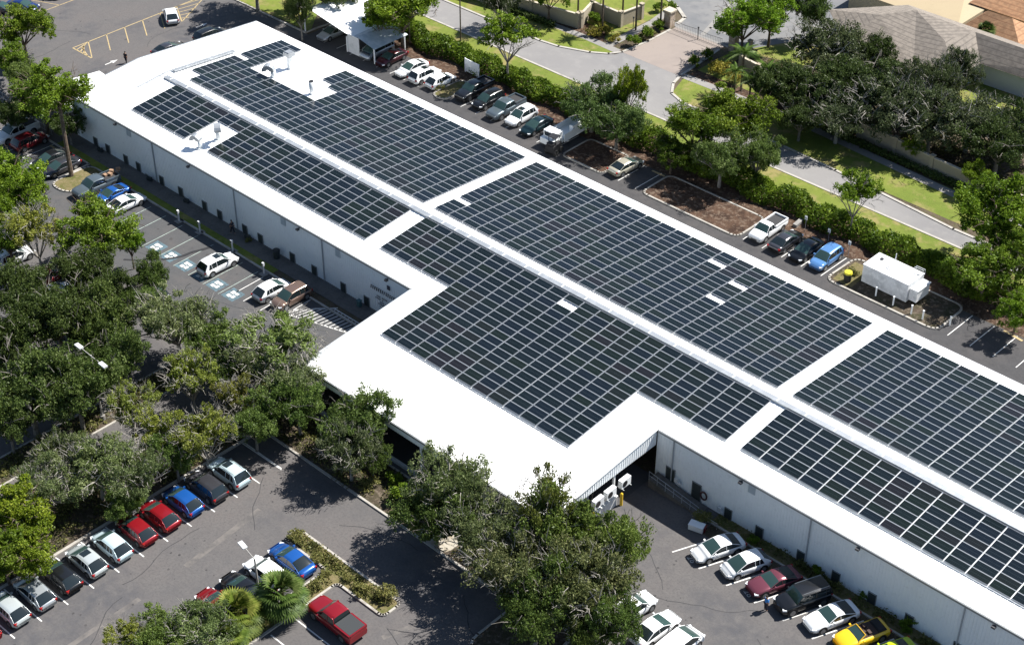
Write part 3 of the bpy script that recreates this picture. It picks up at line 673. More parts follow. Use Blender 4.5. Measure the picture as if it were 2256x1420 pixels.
# ------------------------------------------------------------------ vehicles
def car_meshes(kind):
    P = dict(L=4.7, W=1.86, H=1.68, belt=1.02, hood=.98, tail=1.0, r0=-2.22, r1=-1.75, f1=.35, f0=1.25, wr=.36, ax=1.42, bed=False, rag=False, q=True)
    P.update(dict(suv={}, sedan=dict(L=4.85,W=1.84,H=1.43,belt=.92,hood=.86,tail=.98,r0=-1.95,r1=-.95,f1=.20,f0=1.25,wr=.34,q=False),
        hatch=dict(L=4.4,W=1.80,H=1.53,belt=.95,hood=.90,tail=.96,r0=-2.05,r1=-1.35,f1=.35,f0=1.40,wr=.34,ax=1.32),
        coupe=dict(L=4.8,W=1.92,H=1.35,belt=.93,hood=.90,tail=1.0,r0=-2.0,r1=-.75,f1=.0,f0=.90,wr=.37,q=False),
        convertible=dict(L=4.8,W=1.92,H=1.32,belt=.93,hood=.90,tail=.98,r0=-1.6,r1=-.85,f1=.15,f0=.90,wr=.37,rag=True,q=False),
        sports=dict(L=4.4,W=1.88,H=1.22,belt=.86,hood=.78,tail=.94,r0=-1.7,r1=-.6,f1=.15,f0=1.1,wr=.35,ax=1.25,q=False),
        pickup=dict(L=5.7,W=2.0,H=1.86,belt=1.18,hood=1.14,tail=1.18,r0=-.86,r1=-.70,f1=.65,f0=1.42,wr=.41,ax=1.8,bed=True,q=False),
        cabpickup=dict(L=5.2,W=1.92,H=1.72,belt=1.08,hood=1.04,tail=1.08,r0=-.15,r1=.02,f1=.80,f0=1.45,wr=.38,ax=1.6,bed=True,q=False),
        bigsuv=dict(L=4.9,W=1.98,H=1.86,belt=1.16,hood=1.14,tail=1.16,r0=-2.38,r1=-2.2,f1=.55,f0=1.15,wr=.42,ax=1.5),
        van=dict(L=5.1,W=1.98,H=1.84,belt=1.1,hood=1.0,tail=1.1,r0=-2.48,r1=-2.25,f1=.75,f0=1.85,wr=.36,ax=1.5))[kind])
    L, W, H, bt, hd, tl = P['L']/2, P['W']/2, P['H'], P['belt'], P['hood'], P['tail']
    sts = [(-L,tl-.34,.70*W,.46),(-L+.05,tl-.16,.84*W,.34),(-L+.16,tl-.05,.92*W,.30),(-L+.40,tl,.975*W,.26),(P['r0']+.25,bt+.01,W,.24),(-.1,bt,W,.24),(P['f0']-.1,bt-.02,W,.24),(P['f0']+.30,hd+.01,W*.99,.24),(L-.85,hd-.05,.975*W,.24),(L-.42,hd-.12,.93*W,.25),(L-.18,hd-.22,.84*W,.28),(L-.05,hd-.34,.72*W,.32),(L,hd-.44,.60*W,.38)]
    if P['bed']: sts = [(-L,tl-.06,.93*W,.55),(-L+.06,tl,.97*W,.42),(-L+.5,tl,W,.34),(P['r0']+.02,bt,W,.30),(.3,bt,W,.28),(P['f0']-.1,bt-.01,W,.28),(P['f0']+.35,hd,W*.99,.28),(L-.6,hd-.05,.97*W,.28),(L-.25,hd-.10,.93*W,.30),(L-.08,hd-.20,.86*W,.34),(L,hd-.36,.78*W,.42)]
    sts.sort(key=lambda s_: s_[0])
    b = MB(); rings = []
    for x, zt, hw, zb in sts:
        half = [(0,zt+.025),(hw*.55,zt+.018),(hw*.80,zt-.01),(hw*.94,zt-.06),(hw,zt-.20),(hw*1.0,zb+.24),(hw*.95,zb+.04),(hw*.86,zb)]
        rings.append([(x,-y,z) for y,z in half]+[(x,y,z) for y,z in half[::-1][:-1]])
    n = len(rings[0]); vs = [p for r_ in rings for p in r_]; fs = []
    for i in range(len(rings)-1):
        for k in range(n): fs.append((i*n+k,(i+1)*n+k,(i+1)*n+(k+1)%n,i*n+(k+1)%n))
    nb = len(fs); fs += [list(range(n)), [(len(rings)-1)*n+k for k in range(n)][::-1]]
    b.add(vs, fs)
    out = {'_P': P}
    # the greenhouse: one loft, cut into roof, windshield, rear window and side windows
    wb, wt = W*.93, W*.76
    if kind in ('bigsuv','van','pickup'): wt = W*.82
    def prof():
        r0, r1, f1, f0 = P['r0'], P['r1'], P['f1'], P['f0']; pts = []
        for t in (0,.5): pts.append((r0+(r1-r0)*t, bt-.02+(H-.05-bt)*(t**.8), 'r'))
        pts.append((r1, H-.06, 'm')); pts.append((r1+(f1-r1)*.3, H-.012, 'm')); pts.append((r1+(f1-r1)*.65, H, 'm'))
        pts.append((f1, H-.05, 'f')); pts.append((f1+(f0-f1)*.5, bt-.02+(H-.05-bt)*.56, 'f')); pts.append((f0, bt-.045, 'e'))
        return pts
    if not P['rag']:
        pr_ = prof(); R_ = []
        for x, z, k in pr_:
            f_ = min(1, max(0, (z-bt+.05)/(H-bt))); wtx = wb+(wt-wb)*f_
            half = [(0,z+.02),(wtx*.60,z+.008),(wtx*.90,z-.022),(wtx,z-.075*f_-.01),(wb+(wtx-wb)*.12,bt-.04)]
            R_.append([(x,-y,zz) for y,zz in half][::1]+[(x,y,zz) for y,zz in half][1:])
        # ring order: 0 centre, 1..4 right side outwards, 5..8 left side outwards
        def strip_(i, ks):
            q = []
            for a_, b_ in ks:
                q.append((R_[i][a_], R_[i+1][a_], R_[i+1][b_], R_[i][b_]))
            return q
        top = ((0,1),(1,2),(2,3),(5,0),(6,5),(7,6))
        roofp, ws, rw, sl_, sr_ = [], [], [], [], []
        for i in range(len(pr_)-1):
            k = pr_[i][2]; tgt = {'r':rw,'m':roofp,'f':ws}[k]
            tgt += strip_(i, top)
            sr_ += strip_(i, ((3,4),)); sl_ += strip_(i, ((8,7),))
        for q4 in roofp: b.add(q4, [(0,3,2,1)])
        for nm, lst in (('windshield',ws),('rear_window',rw),('side_window-1',sr_),('side_window1',sl_)):
            m_ = MB()
            for q4 in lst: m_.add(q4, [(0,3,2,1)])
            me = m_.mesh(nm.split('-')[0].rstrip('1'), False)
            bm = bmesh.new(); bm.from_mesh(me); bmesh.ops.remove_doubles(bm, verts=bm.verts, dist=.001); bm.to_mesh(me); bm.free(); out[nm] = me
        for s_ in (3, 7):                                # pillars and roof edge in body colour
            rail_ = [Vector(r_[s_]) for r_ in R_]; b.tube([tuple(p) for p in rail_], .030, 6, 0, False)
        base = {3:4, 7:8}
        for s_ in (3, 7):
            xs = [(P['f1']+P['r1'])/2+.05] + ([P['r1']+.45] if P['q'] else [])
            for xb in xs:
                i = max(j for j in range(len(pr_)-1) if pr_[j][0] <= xb); t_ = (xb-pr_[i][0])/(pr_[i+1][0]-pr_[i][0])
                a_ = Vector(R_[i][s_]).lerp(Vector(R_[i+1][s_]), t_); c_ = Vector(R_[i][base[s_]]).lerp(Vector(R_[i+1][base[s_]]), t_)
                b.tube([tuple(a_), tuple(c_)], .036, 5, 0, False)
        if kind in ('suv','hatch','van','bigsuv'):        # thick rear pillar
            for s_ in (3, 7):
                a_, c_ = Vector(R_[2][s_]), Vector(R_[0][base[s_]]); e_ = Vector(R_[2][base[s_]])
                sg = -1 if s_ == 3 else 1; o_ = Vector((0,sg*.012,0))
                b.add([a_+o_, a_+o_+Vector((.22,0,0)), e_+o_+Vector((-.02,0,0)), c_+o_], [(0,1,2,3)])
    me0 = b.mesh('t'); bm = bmesh.new(); bm.from_mesh(me0); bpy.data.meshes.remove(me0)
    bmesh.ops.remove_doubles(bm, verts=bm.verts, dist=.0008); bmesh.ops.recalc_face_normals(bm, faces=bm.faces)
    me = bpy.data.meshes.new('body'); bm.to_mesh(me); bm.free()
    for p in me.polygons: p.use_smooth = len(p.vertices) == 4
    out['body'] = me
    for nm in ('windshield','rear_window','side_window-1','side_window1'):
        if nm in out: out[nm].polygons.foreach_set('use_smooth', [True]*len(out[nm].polygons))
    if P['rag']:
        A, B_, C_, D = [Vector(p) for p in ((P['f0'],-wb*.95,bt-.03),(P['f0'],wb*.95,bt-.03),(P['f1'],wt*.92,H-.05),(P['f1'],-wt*.92,H-.05))]
        m_ = MB(); m_.add([A,B_,C_,D], [(0,1,2,3)]); n2 = [q_-Vector((.03,0,0)) for q_ in (A,B_,C_,D)]; m_.add(n2[::-1], [(0,1,2,3)]); out['windshield'] = m_.mesh('windshield')
        m_ = MB(); m_.tube([tuple(A),tuple(D),tuple(C_),tuple(B_)], .045, 6); out['windshield_frame'] = m_.mesh('windshield_frame')
        m_ = MB(); m_.box(-1.2,-W*.76,bt-.02,.45,W*.76,bt+.035)
        for y in (-.62,.18): m_.box(-.55,y,bt+.03,-.30,y+.44,bt+.26); m_.box(-.3,y,bt+.03,.2,y+.44,bt+.08)
        out['interior'] = m_.mesh('interior')
        m_ = MB(); m_.box(-1.95,-W*.74,bt-.0,-1.2,W*.74,bt+.13); m_.box(-1.85,-W*.62,bt+.13,-1.28,W*.62,bt+.17); out['folded_roof'] = m_.mesh('folded_roof')
    if kind in ('hatch','suv','sedan'):
        m_ = MB(); x0, x1 = P['f1']-.75, P['f1']-.08; m_.box(x0,-.40,H-.05,x1,.40,H+.032); out['sunroof'] = m_.mesh('sunroof')
    if kind in ('suv','bigsuv'):
        m_ = MB()
        for s_ in (-1,1): m_.tube([(P['r1']+.1,s_*wt*.86,H+.04),(P['f1']-.1,s_*wt*.86,H+.05)], .022, 5)
        out['roof_rack'] = m_.mesh('roof_rack')
    if P['bed']:
        x0, x1 = -L+.10, P['r0']-.05; wi = W*.84; zr = bt+.035
        m_ = MB(); m_.box(x0,-wi,bt+.018,x1,wi,bt+.035); out['bed_floor'] = m_.mesh('bed_floor')
        m_ = MB()
        for s_ in (-1,1): m_.box(x0-.05,min(s_*wi,s_*W*.98),bt-.05,x1,max(s_*wi,s_*W*.98),zr+.20)
        m_.box(x0-.08,-wi,bt-.05,x0+.02,wi,zr+.20); out['bed_rail'] = m_.mesh('bed_rail')
        m_ = MB(); m_.box(x0+.03,-wi+.01,zr+.12,x1,wi-.01,zr+.215); out['bed_cover'] = m_.mesh('bed_cover')
    r_ = P['wr']
    q = MB(); q.tube([(0,-.12,0),(0,.12,0)], r_, 18, 0); q.tube([(0,-.132,0),(0,.132,0)], r_*.66, 10, 1); out['wheel'] = q.mesh('wheel')
    m_ = MB(); m_.tube([(0,-.008,0),(0,.008,0)], r_*1.17, 18); out['arch'] = m_.mesh('wheel_arch')
    def lamp(x, y, z, sx, sy, sz, rz=0):
        q = MB(); q.obox((x,y,z), sx, sy, sz, rz); return q
    for s_, nm in ((-1,'a'),(1,'b')):
        out['headlight_'+nm] = lamp(L-.25, s_*W*.76, hd-.36, .34, .24, .13, -s_*.45).mesh('headlight')
        out['taillight_'+nm] = lamp(-L+.13, s_*W*.78, tl-.30, .20, .26, .20, s_*.35).mesh('taillight')
        q = MB(); q.obox((P['f0']-.42, s_*(W+.07), bt+.0), .14, .20, .13); out['mirror_'+nm] = q.mesh('mirror')
    q = MB(); q.box(L-.14,-W*.42,.42,L+.008,W*.42,hd-.50); out['grille'] = q.mesh('grille')
    return out
CM = {}
def car(kind, x, y, deg, col, label, group='cars parked in the lots', sunroof=False, cover=False, glass=None, topcol=None, z=0.0, name=None):
    if kind not in CM: CM[kind] = car_meshes(kind)
    m = CM[kind]; P = m['_P']; W = P['W']/2
    t = thing(name or {'pickup':'pickup_truck','cabpickup':'pickup_truck','van':'van'}.get(kind,'parked_car'), label, {'pickup':'pickup truck','cabpickup':'pickup truck','van':'van'}.get(kind,'car'), (x,y,z), math.radians(deg), group)
    t.rotation_euler[2] += R.uniform(-.012,.012)
    def part(key, name, mt, loc=None):
        me = m[key]
        if not me.materials: me.materials.append(None)
        o = bpy.data.objects.new(name, me); C.objects.link(o); o.parent = t
        if loc: o.location = loc
        o.material_slots[0].link = 'OBJECT'; o.material_slots[0].material = mt
        return o
    gl = glass or GLASS
    part('body','body',col); part('windshield','windshield',glass or GLASST)
    for k in ('side_window-1','side_window1','quarter_window-1','quarter_window1'): 
        if k in m: part(k,'side_window',gl)
    if 'rear_window' in m: part('rear_window','rear_window',gl)
    if 'windshield_frame' in m: part('windshield_frame','windshield_frame',col); part('folded_roof','folded_roof',mat('soft_top',(.02,.018,.018),.9)); part('interior','interior',mat('car_interior',(.05,.028,.022),.8))
    if sunroof and 'sunroof' in m: part('sunroof','sunroof',GLASS)
    if 'roof_rack' in m and kind == 'bigsuv' or ('roof_rack' in m and sunroof): part('roof_rack','roof_rack',RIM)
    if 'bed_floor' in m:
        part('bed_rail','bed_rail',col)
        if cover: part('bed_cover','bed_cover',mat('bed_cover_black',(.03,.033,.035),.6))
        else: part('bed_floor','bed_floor',mat('bed_liner',(.03,.03,.032),.8))
    for sx in (-1,1):
        for sy in (-1,1):
            me = m['wheel']
            if not me.materials: me.materials.append(RUBBER); me.materials.append(RIM)
            o = bpy.data.objects.new('wheel', me); C.objects.link(o); o.parent = t; o.location = (sx*P['ax'], sy*(W-.105), P['wr'])
            a = part('arch','wheel_arch',BLACK,(sx*P['ax'], sy*(W+.002), P['wr']+.03))
    for s_ in ('a','b'):
        part('headlight_'+s_,'headlight',HEADL); part('taillight_'+s_,'taillight',TAILL); part('mirror_'+s_,'mirror',col)
    part('grille','grille',BLACK)
    return t
WH = paint('white',(.78,.79,.79),0); SIL = paint('silver',(.42,.45,.47),.5); BLK = paint('black',(.010,.011,.013),.2); RED = paint('red',(.24,.008,.014),.3)
DRED = paint('dark_red',(.12,.010,.014),.2); BLU = paint('blue',(.012,.09,.34),.3); NAVY = paint('navy',(.012,.03,.13),.3); DGR = paint('dark_grey',(.05,.05,.058),.4)
LGR = paint('light_grey',(.46,.50,.50),.3); PBLU = paint('pale_blue',(.50,.62,.66),.2); YELW = paint('yellow',(.75,.46,.01),.0); LIME = paint('lime',(.42,.55,.01),.0)
BRN = paint('bronze',(.20,.135,.105),.5); MAR = paint('maroon',(.17,.045,.065),.4); BEI = paint('beige',(.50,.47,.38),.4); GRB = paint('grey_blue',(.11,.14,.16),.4)
TEAL = paint('teal_black',(.010,.028,.034),.3); SBLU = paint('sky_blue',(.10,.24,.50),.3)
g1 = 'row of cars backed out beside the planted kerb'
BLc = [(-63.2,'hatch',RED,'bright red car cut off by the left edge of the picture',0),(-60.4,'hatch',LGR,'light grey hatchback nearest the lower left edge of the row',0),(-57.9,'hatch',SIL,'silver hatchback between the light grey and the black hatchback',0),
 (-55.3,'hatch',BLK,'black hatchback in the row between two silver cars',0),(-52.7,'hatch',LGR,'silver hatchback with a dark open sunroof in the row',1),(-50.1,'hatch',PBLU,'pale blue-white hatchback left of the first red hatchback',0),
 (-47.5,'hatch',RED,'red hatchback beside the pale blue-white one',0),(-45.0,'hatch',RED,'red hatchback next to the blue hatchback in the row',0),(-42.4,'hatch',BLU,'bright blue hatchback between a red and a dark grey car',0),
 (-39.8,'suv',DGR,'dark grey car with shiny bumper between blue and pale cars',0),(-37.2,'suv',PBLU,'pale blue car with black sunroof at upper end of the row',1)]
for y, k, c_, lb, sr_ in BLc: car(k, 53.95, y, 180, c_, lb, g1, sunroof=bool(sr_))
g2 = 'cars at the island with the lamp and palms'
car('sedan',66.7,-40.55,180,BLU,'blue sedan parked against the grassy island end',g2,sunroof=False)
car('suv',66.4,-43.1,180,WH,'white suv half hidden behind the palm and lamp post',g2)
car('sedan',66.4,-45.6,180,BLK,'black sedan left of the lamp post by the palms',g2)
car('sedan',66.4,-48.2,180,RED,'red car mostly hidden under the yellow-green palm',g2)
car('pickup',74.7,-42.6,178,RED,'red crew cab pickup with flat black bed cover',g2,cover=True)
g3 = 'cars along the front wall on the right'
for k, (kd, c_, lb) in enumerate((('sedan',WH,'white sedan with glass roof at left end of front wall row'),('hatch',WH,'white hatchback second from left in front wall row'),('coupe',MAR,'dull maroon coupe in the front wall row'),
      ('bigsuv',BLK,'big black off-roader with chrome trim beside man in blue'),('coupe',WH,'white muscle coupe left of the yellow convertible'),('convertible',YELW,'bright yellow convertible with folded dark roof'),('sports',LIME,'lime green sports car cut by the bottom edge'))):
    car(kd, 92.55+2.93*k, -14.25, -112, c_, lb, g3)
g4 = 'white vehicles at the bottom under the oak'
car('suv',91.7,-24.9,84,WH,'white suv under the oak leaves at the bottom',g4); car('sedan',94.5,-25.3,85,WH,'white sedan beside the oak at the bottom edge',g4); car('van',97.1,-25.6,88,WH,'white van roof at the bottom edge of the picture',g4)
g5 = 'cars along the front wall on the left'
car('suv',26.55,-16.6,89,WH,'white suv with sunroof alone between blue charger symbols',g5,sunroof=True); car('hatch',34.5,-15.7,90,WH,'white hatchback next to the bronze suv',g5); car('suv',37.0,-15.2,-90,BRN,'bronze suv facing away from the wall',g5)
car('pickup',3.6,-16.2,-92,GRB,'blue-grey pickup with cargo in its bed by the grassy island',g5); car('sports',6.2,-15.9,-90,BLU,'bright blue low sports car beside the blue-grey pickup',g5); car('sedan',9.1,-16.0,90,WH,'white sedan partly under the round green tree',g5)
car('sedan',-5.5,-16.3,-92,BLK,'black sedan, upper one of the two beside the tall trunk',g5); car('sedan',-3.1,-16.5,-92,DGR,'dark grey sedan right under the tall bare trunk',g5)
car('suv',-10.9,-15.6,90,DRED,'dark red suv beside the white pickup',g5); car('pickup',-13.9,-15.6,-90,WH,'white crew cab pickup at the left edge',g5)
car('cabpickup',25.2,-24.6,0,BLK,'black pickup bed showing behind the green tree',g5)
car('suv',9.3,-31.0,90,WH,'white suv roof showing between the tree crowns',g5,sunroof=True); car('hatch',15.2,-30.6,90,RED,'orange-red car glimpsed under dark trees',g5); car('sedan',18.2,-31.8,90,WH,'white sedan glimpsed under dark tree crowns',g5)
g6 = 'cars in the far upper left lot'
car('hatch',-26.3,17.3,150,WH,'white hatchback parked on the yellow striped island',g6); car('suv',-17.6,17.2,90,BLK,'black suv half hidden behind the roof edge',g6); car('sedan',-18.4,10.9,90,DGR,'dark car just showing over the roof edge',g6)
car('sedan',-44.0,4.9,30,NAVY,'dark blue sedan in the far left row',g6); car('sedan',-45.6,2.4,30,DGR,'dark grey sedan beside the dark blue one',g6); car('hatch',-46.4,-1.0,30,RED,'red car at the upper left corner',g6)
car('sedan',-45.2,9.6,30,BLK,'black sedan across the yellow line at the top',g6); car('suv',-34.2,36.0,90,BLK,'dark car in the tree shade at the top edge',g6); car('van',-29.5,30.0,60,WH,'white van at the top beside the kerb end',g6)
g7 = 'cars behind the warehouse'
car('sedan',-6.2,29.3,-90,SIL,'silver car parked under the white carport',g7); car('van',2.2,29.6,-90,SIL,'grey van in the shade beside the carport',g7); car('sedan',5.0,29.6,-90,paint('shade_darkened_maroon',(.05,.006,.010),.2),'maroon sedan with shade-darkened paint beside the grey van',g7)  # shade on the maroon sedan is put into its paint colour
car('sedan',9.1,29.4,-92,WH,'white sedan first of three beyond the roof',g7); car('suv',11.7,29.2,88,WH,'white suv middle of three beyond the roof',g7,sunroof=True); car('hatch',14.3,29.5,88,WH,'white hatchback last of three beside the small island',g7)
car('pickup',19.3,30.6,-90,BLK,'black pickup beside the small kerbed island',g7); car('suv',22.4,30.0,-90,BLK,'black suv between black and grey pickups',g7); car('pickup',25.5,29.9,-90,GRB,'grey pickup between black suv and white suv',g7)
car('suv',28.3,29.8,-90,WH,'white suv with dark sunroof beside dark teal car',g7,sunroof=True); car('sedan',31.2,29.4,-90,TEAL,'dark teal sedan beside the white flatbed truck',g7); car('sedan',45.4,29.6,85,BEI,'beige sedan parked alone between two mulch islands',g7)
car('cabpickup',65.8,29.9,-90,WH,'small white pickup with open bed by right mulch island',g7); car('sedan',68.6,29.4,90,DGR,'dark grey sedan beside small white pickup',g7); car('sedan',71.3,29.5,-90,BLK,'black sedan in the tree shade beyond the roof',g7); car('suv',73.8,29.6,-90,SBLU,'blue suv with pale bonnet beyond the roof',g7)
# flatbed utility truck with white side boxes and a black machine
t = thing('utility_truck', 'white flatbed truck with side boxes and black machine under tree', 'truck', (35.2,30.2,0), math.radians(-88))
q = MB(); q.box(-3.4,-1.1,.75,1.5,1.1,.95); q.box(-3.4,-1.15,.55,1.5,-1.05,1.6); q.box(-3.4,1.05,.55,1.5,1.15,1.6); q.box(-3.4,-1.1,.95,-3.3,1.1,1.6); q.box(-2.0,.5,.96,-.2,1.04,2.0); q.build('flatbed', WHITEM, t)
q = MB(); q.box(1.7,-1.05,.6,3.5,1.05,1.35); q.prism([(1.7,-1.0),(2.9,-1.0),(2.9,1.0),(1.7,1.0)],1.35,2.15); q.build('cab', WHITEM, t)
q = MB(); q.quad((2.92,-.85,1.45),(2.92,.85,1.45),(2.92,.85,2.0),(2.92,-.85,2.0)); q.build('windshield', GLASS, t)
for x_ in (-2.3,2.6):
    for s_ in (-1,1): q = MB(); q.tube([(x_,s_*1.0-.14,.45),(x_,s_*1.0+.14,.45)], .45, 16); q.build('wheel', RUBBER, t)
t = thing('forklift', 'black loader with white lifting arm standing before the flatbed truck', 'loader', (36.4,26.9,0), math.radians(100))
q = MB(); q.box(-1.1,-.6,.4,.7,.6,1.3); q.box(-1.0,-.5,1.3,-.4,.5,1.6); q.build('body', BLACK, t)
q = MB(); q.tube([(-.5,-.5,1.5),(-.5,-.5,2.2),(.4,-.5,2.2),(.5,-.5,1.3)], .05, 6); q.tube([(-.5,.5,1.5),(-.5,.5,2.2),(.4,.5,2.2),(.5,.5,1.3)], .05, 6); q.box(-.55,-.55,2.2,.45,.55,2.26); q.build('cage', BLACK, t)
q = MB(); q.tube([(.7,0,1.0),(1.5,.1,1.2),(2.4,.2,.3)], .08, 6); q.tube([(2.4,.2,.3),(2.9,.6,.2)], .06, 6); q.tube([(2.4,.2,.3),(2.9,-.3,.2)], .06, 6); q.build('arm', WHITEM, t)
for x_ in (-.7,.5):
    for s_ in (-1,1): q = MB(); q.tube([(x_,s_*.66-.12,.38),(x_,s_*.66+.12,.38)], .38, 14); q.build('wheel', RUBBER, t)
# cargo in the blue-grey pickup bed
q = MB()
for k in range(5): q.obox((3.3+.3*(k%2),-14.6+.45*k,1.16), .5, .38, .25+.1*(k%3), .3*k)
tag(q.build('cargo_bag', mat('cargo_tan', (.30,.19,.12), .9)), 'tan bundle lying in the bed of the blue-grey pickup', 'bundle')
# ------------------------------------------------------------------ trees
def rnd_dir(rg):
    z = rg.uniform(-1,1); a = rg.uniform(0,2*math.pi); s_ = math.sqrt(1-z*z); return Vector((s_*math.cos(a), s_*math.sin(a), z))
def leaf(mb, p, s_, rg, t, el=1.7):
    n = rnd_dir(rg); n.z = abs(n.z)*.8+.25; n.normalize(); x = n.orthogonal().normalized(); y = n.cross(x)
    a = rg.uniform(0,6.283); u_ = x*math.cos(a)+y*math.sin(a); v_ = n.cross(u_)
    p = Vector(p); mb.add([p-u_*s_*el*.5, p-v_*s_*.42, p+u_*s_*el*.5, p+v_*s_*.42], [(0,1,2,3)], 0, t)
def limbs(mb, rg, H0, Rr, zc, n=7, r0=.22, flat=.5, tips=None, lean=(0,0), twigs=0):
    top = Vector((lean[0],lean[1],H0)); mb.tube([(0,0,-.1),(top.x*.4,top.y*.4,H0*.5),tuple(top)], [r0*1.25,r0,r0*.85], 8)
    for k in range(n):
        a = 2*math.pi*k/n+rg.uniform(-.3,.3); rad = Rr*rg.uniform(.55,.90); zz = zc+Rr*flat*rg.uniform(-.2,.75)
        e = Vector((lean[0]+math.cos(a)*rad, lean[1]+math.sin(a)*rad, zz)); mid = top.lerp(e,.5)+Vector((rg.uniform(-.3,.3),rg.uniform(-.3,.3),rg.uniform(.1,.6)))
        mb.tube([tuple(top),tuple(mid),tuple(e)], [r0*.55,r0*.34,r0*.10], 5)
        for j in range(3):
            s0 = mid.lerp(e, rg.uniform(0,.7)); e2 = s0+Vector((rg.uniform(-1,1),rg.uniform(-1,1),rg.uniform(.1,.8)))*Rr*.33
            mb.tube([tuple(s0),tuple(s0.lerp(e2,.5)+Vector((0,0,.1))),tuple(e2)], [r0*.22,r0*.15,r0*.05], 4)
    for k in range(twigs):
        d = rnd_dir(rg); d.z = abs(d.z)*.9+.05; p = Vector((lean[0]+d.x*Rr*.8, lean[1]+d.y*Rr*.8, zc+d.z*Rr*flat*.85))*1.0
        v = d*.5+rnd_dir(rg)*.5; L_ = rg.uniform(.5,1.1)
        m_ = p+v*L_*.5+rnd_dir(rg)*.12; mb.tube([tuple(p-v*.25),tuple(m_),tuple(p+v*L_)], [.03,.022,.008], 3, 0, False)
        for j in range(2):
            e = m_+(v+rnd_dir(rg)*.9)*L_*.45; mb.tube([tuple(m_),tuple(e)], [.016,.006], 3, 0, False)
def crown(seed, Rr, zc, flat, nb, nl, ls, br=.24, hollow=.3, lobes=9, off=(0,0)):
    rg = random.Random(seed); mb = MB(); blobs = []; ov = Vector((off[0],off[1],0))
    LB = []
    for k in range(lobes):
        a = 2*math.pi*k/lobes+rg.uniform(-.35,.35); rr = Rr*rg.uniform(.38,.66) if k%4 else Rr*.15
        LB.append((ov+Vector((math.cos(a)*rr, math.sin(a)*rr, zc+Rr*flat*rg.uniform(-.30,.42))), Rr*rg.uniform(.30,.46), rg.uniform(-.14,.14)))
    for k in range(nb):
        c0, r0, tb = LB[k%lobes]; d = rnd_dir(rg); d.z = d.z*.8+.18; c = c0+Vector((d.x,d.y,d.z*.8))*r0*rg.uniform(.5,1.0)
        blobs.append((c, Rr*br*rg.uniform(.45,1.0), tb+rg.uniform(-.14,.14)))
    per = nl//nb
    for c, b, tb in blobs:
        sub = [rnd_dir(rg)*b*rg.uniform(.5,1.05) for _ in range(5)]
        for j in range(per):
            if rg.random() < .5:
                d = rnd_dir(rg); d.z = d.z*.6+.3; p = c+Vector((d.x,d.y,d.z*.75))*b*rg.uniform(.45,1.05)
            else: p = c+rg.choice(sub)+rnd_dir(rg)*b*.32
            if p.z < .25: p.z = .25+rg.random()*.4
            leaf(mb, p, ls*rg.uniform(.65,1.35), rg, min(1,max(.02,.42+tb+rg.gauss(0,.15))))
    return mb
TP = {}
def tree_proto(kind, var):
    key = (kind, var)
    if key in TP: return TP[key]
    rg = random.Random(sum(map(ord,kind))*31+var); tr = MB(); sd_ = rg.random()
    if kind == 'oak':    limbs(tr, rg, 1.5, 5, 3.9, 9, .24, .5, twigs=25); cr = crown(sd_, 5, 3.9, .62, 110, 25000, .138, .21, lobes=12); m1, m2 = LOAK, BARKG
    elif kind == 'mossy': limbs(tr, rg, 1.5, 5, 3.9, 12, .24, .55, twigs=120); cr = crown(sd_, 5, 3.9, .60, 105, 20500, .130, .19, lobes=12); m1, m2 = LGREY, BARKL
    elif kind == 'green': limbs(tr, rg, 2.0, 4, 4.6, 7, .18, .6, twigs=40); cr = crown(sd_, 4, 4.6, .90, 90, 19500, .140, .23, lobes=11); m1, m2 = LGREEN, BARK
    elif kind == 'airy': limbs(tr, rg, 2.2, 3.2, 4.6, 9, .12, .8, twigs=60); cr = crown(sd_, 3.2, 4.9, 1.15, 60, 8000, .15, .19, lobes=12); m1, m2 = LGREEN, BARKG
    elif kind == 'sparse': limbs(tr, rg, 1.2, 4, 4.0, 12, .14, .6, twigs=170); cr = crown(sd_, 4, 4.0, .68, 70, 11500, .130, .18, lobes=10); m1, m2 = LYEL, BARKL
    elif kind == 'tall': limbs(tr, rg, 8.3, 3.8, 10.8, 9, .19, .6, lean=(-.9,.6), twigs=40); cr = crown(sd_, 4, 10.8, 1.1, 80, 17000, .145, .22, lobes=12, off=(-.9,.6)); m1, m2 = LGREEN, BARK
    elif kind == 'shrub': cr = crown(sd_, 1.2, .65, .6, 16, 1500, .11, .42, lobes=5); tr = None; m1, m2 = LSHRUB, BARK
    elif kind == 'bush': cr = crown(sd_, 1.5, .8, .7, 18, 2400, .13, .40, lobes=5); tr = None; m1, m2 = LGREEN, BARK
    a = cr.mesh('crown'); a.materials.append(m1)
    b = None
    if tr: b = tr.mesh('trunk'); b.materials.append(m2)
    TP[key] = (a, b); return TP[key]
NOM = dict(oak=5, mossy=5, green=4, airy=3.2, sparse=4, tall=4, shrub=1.2, bush=1.5)
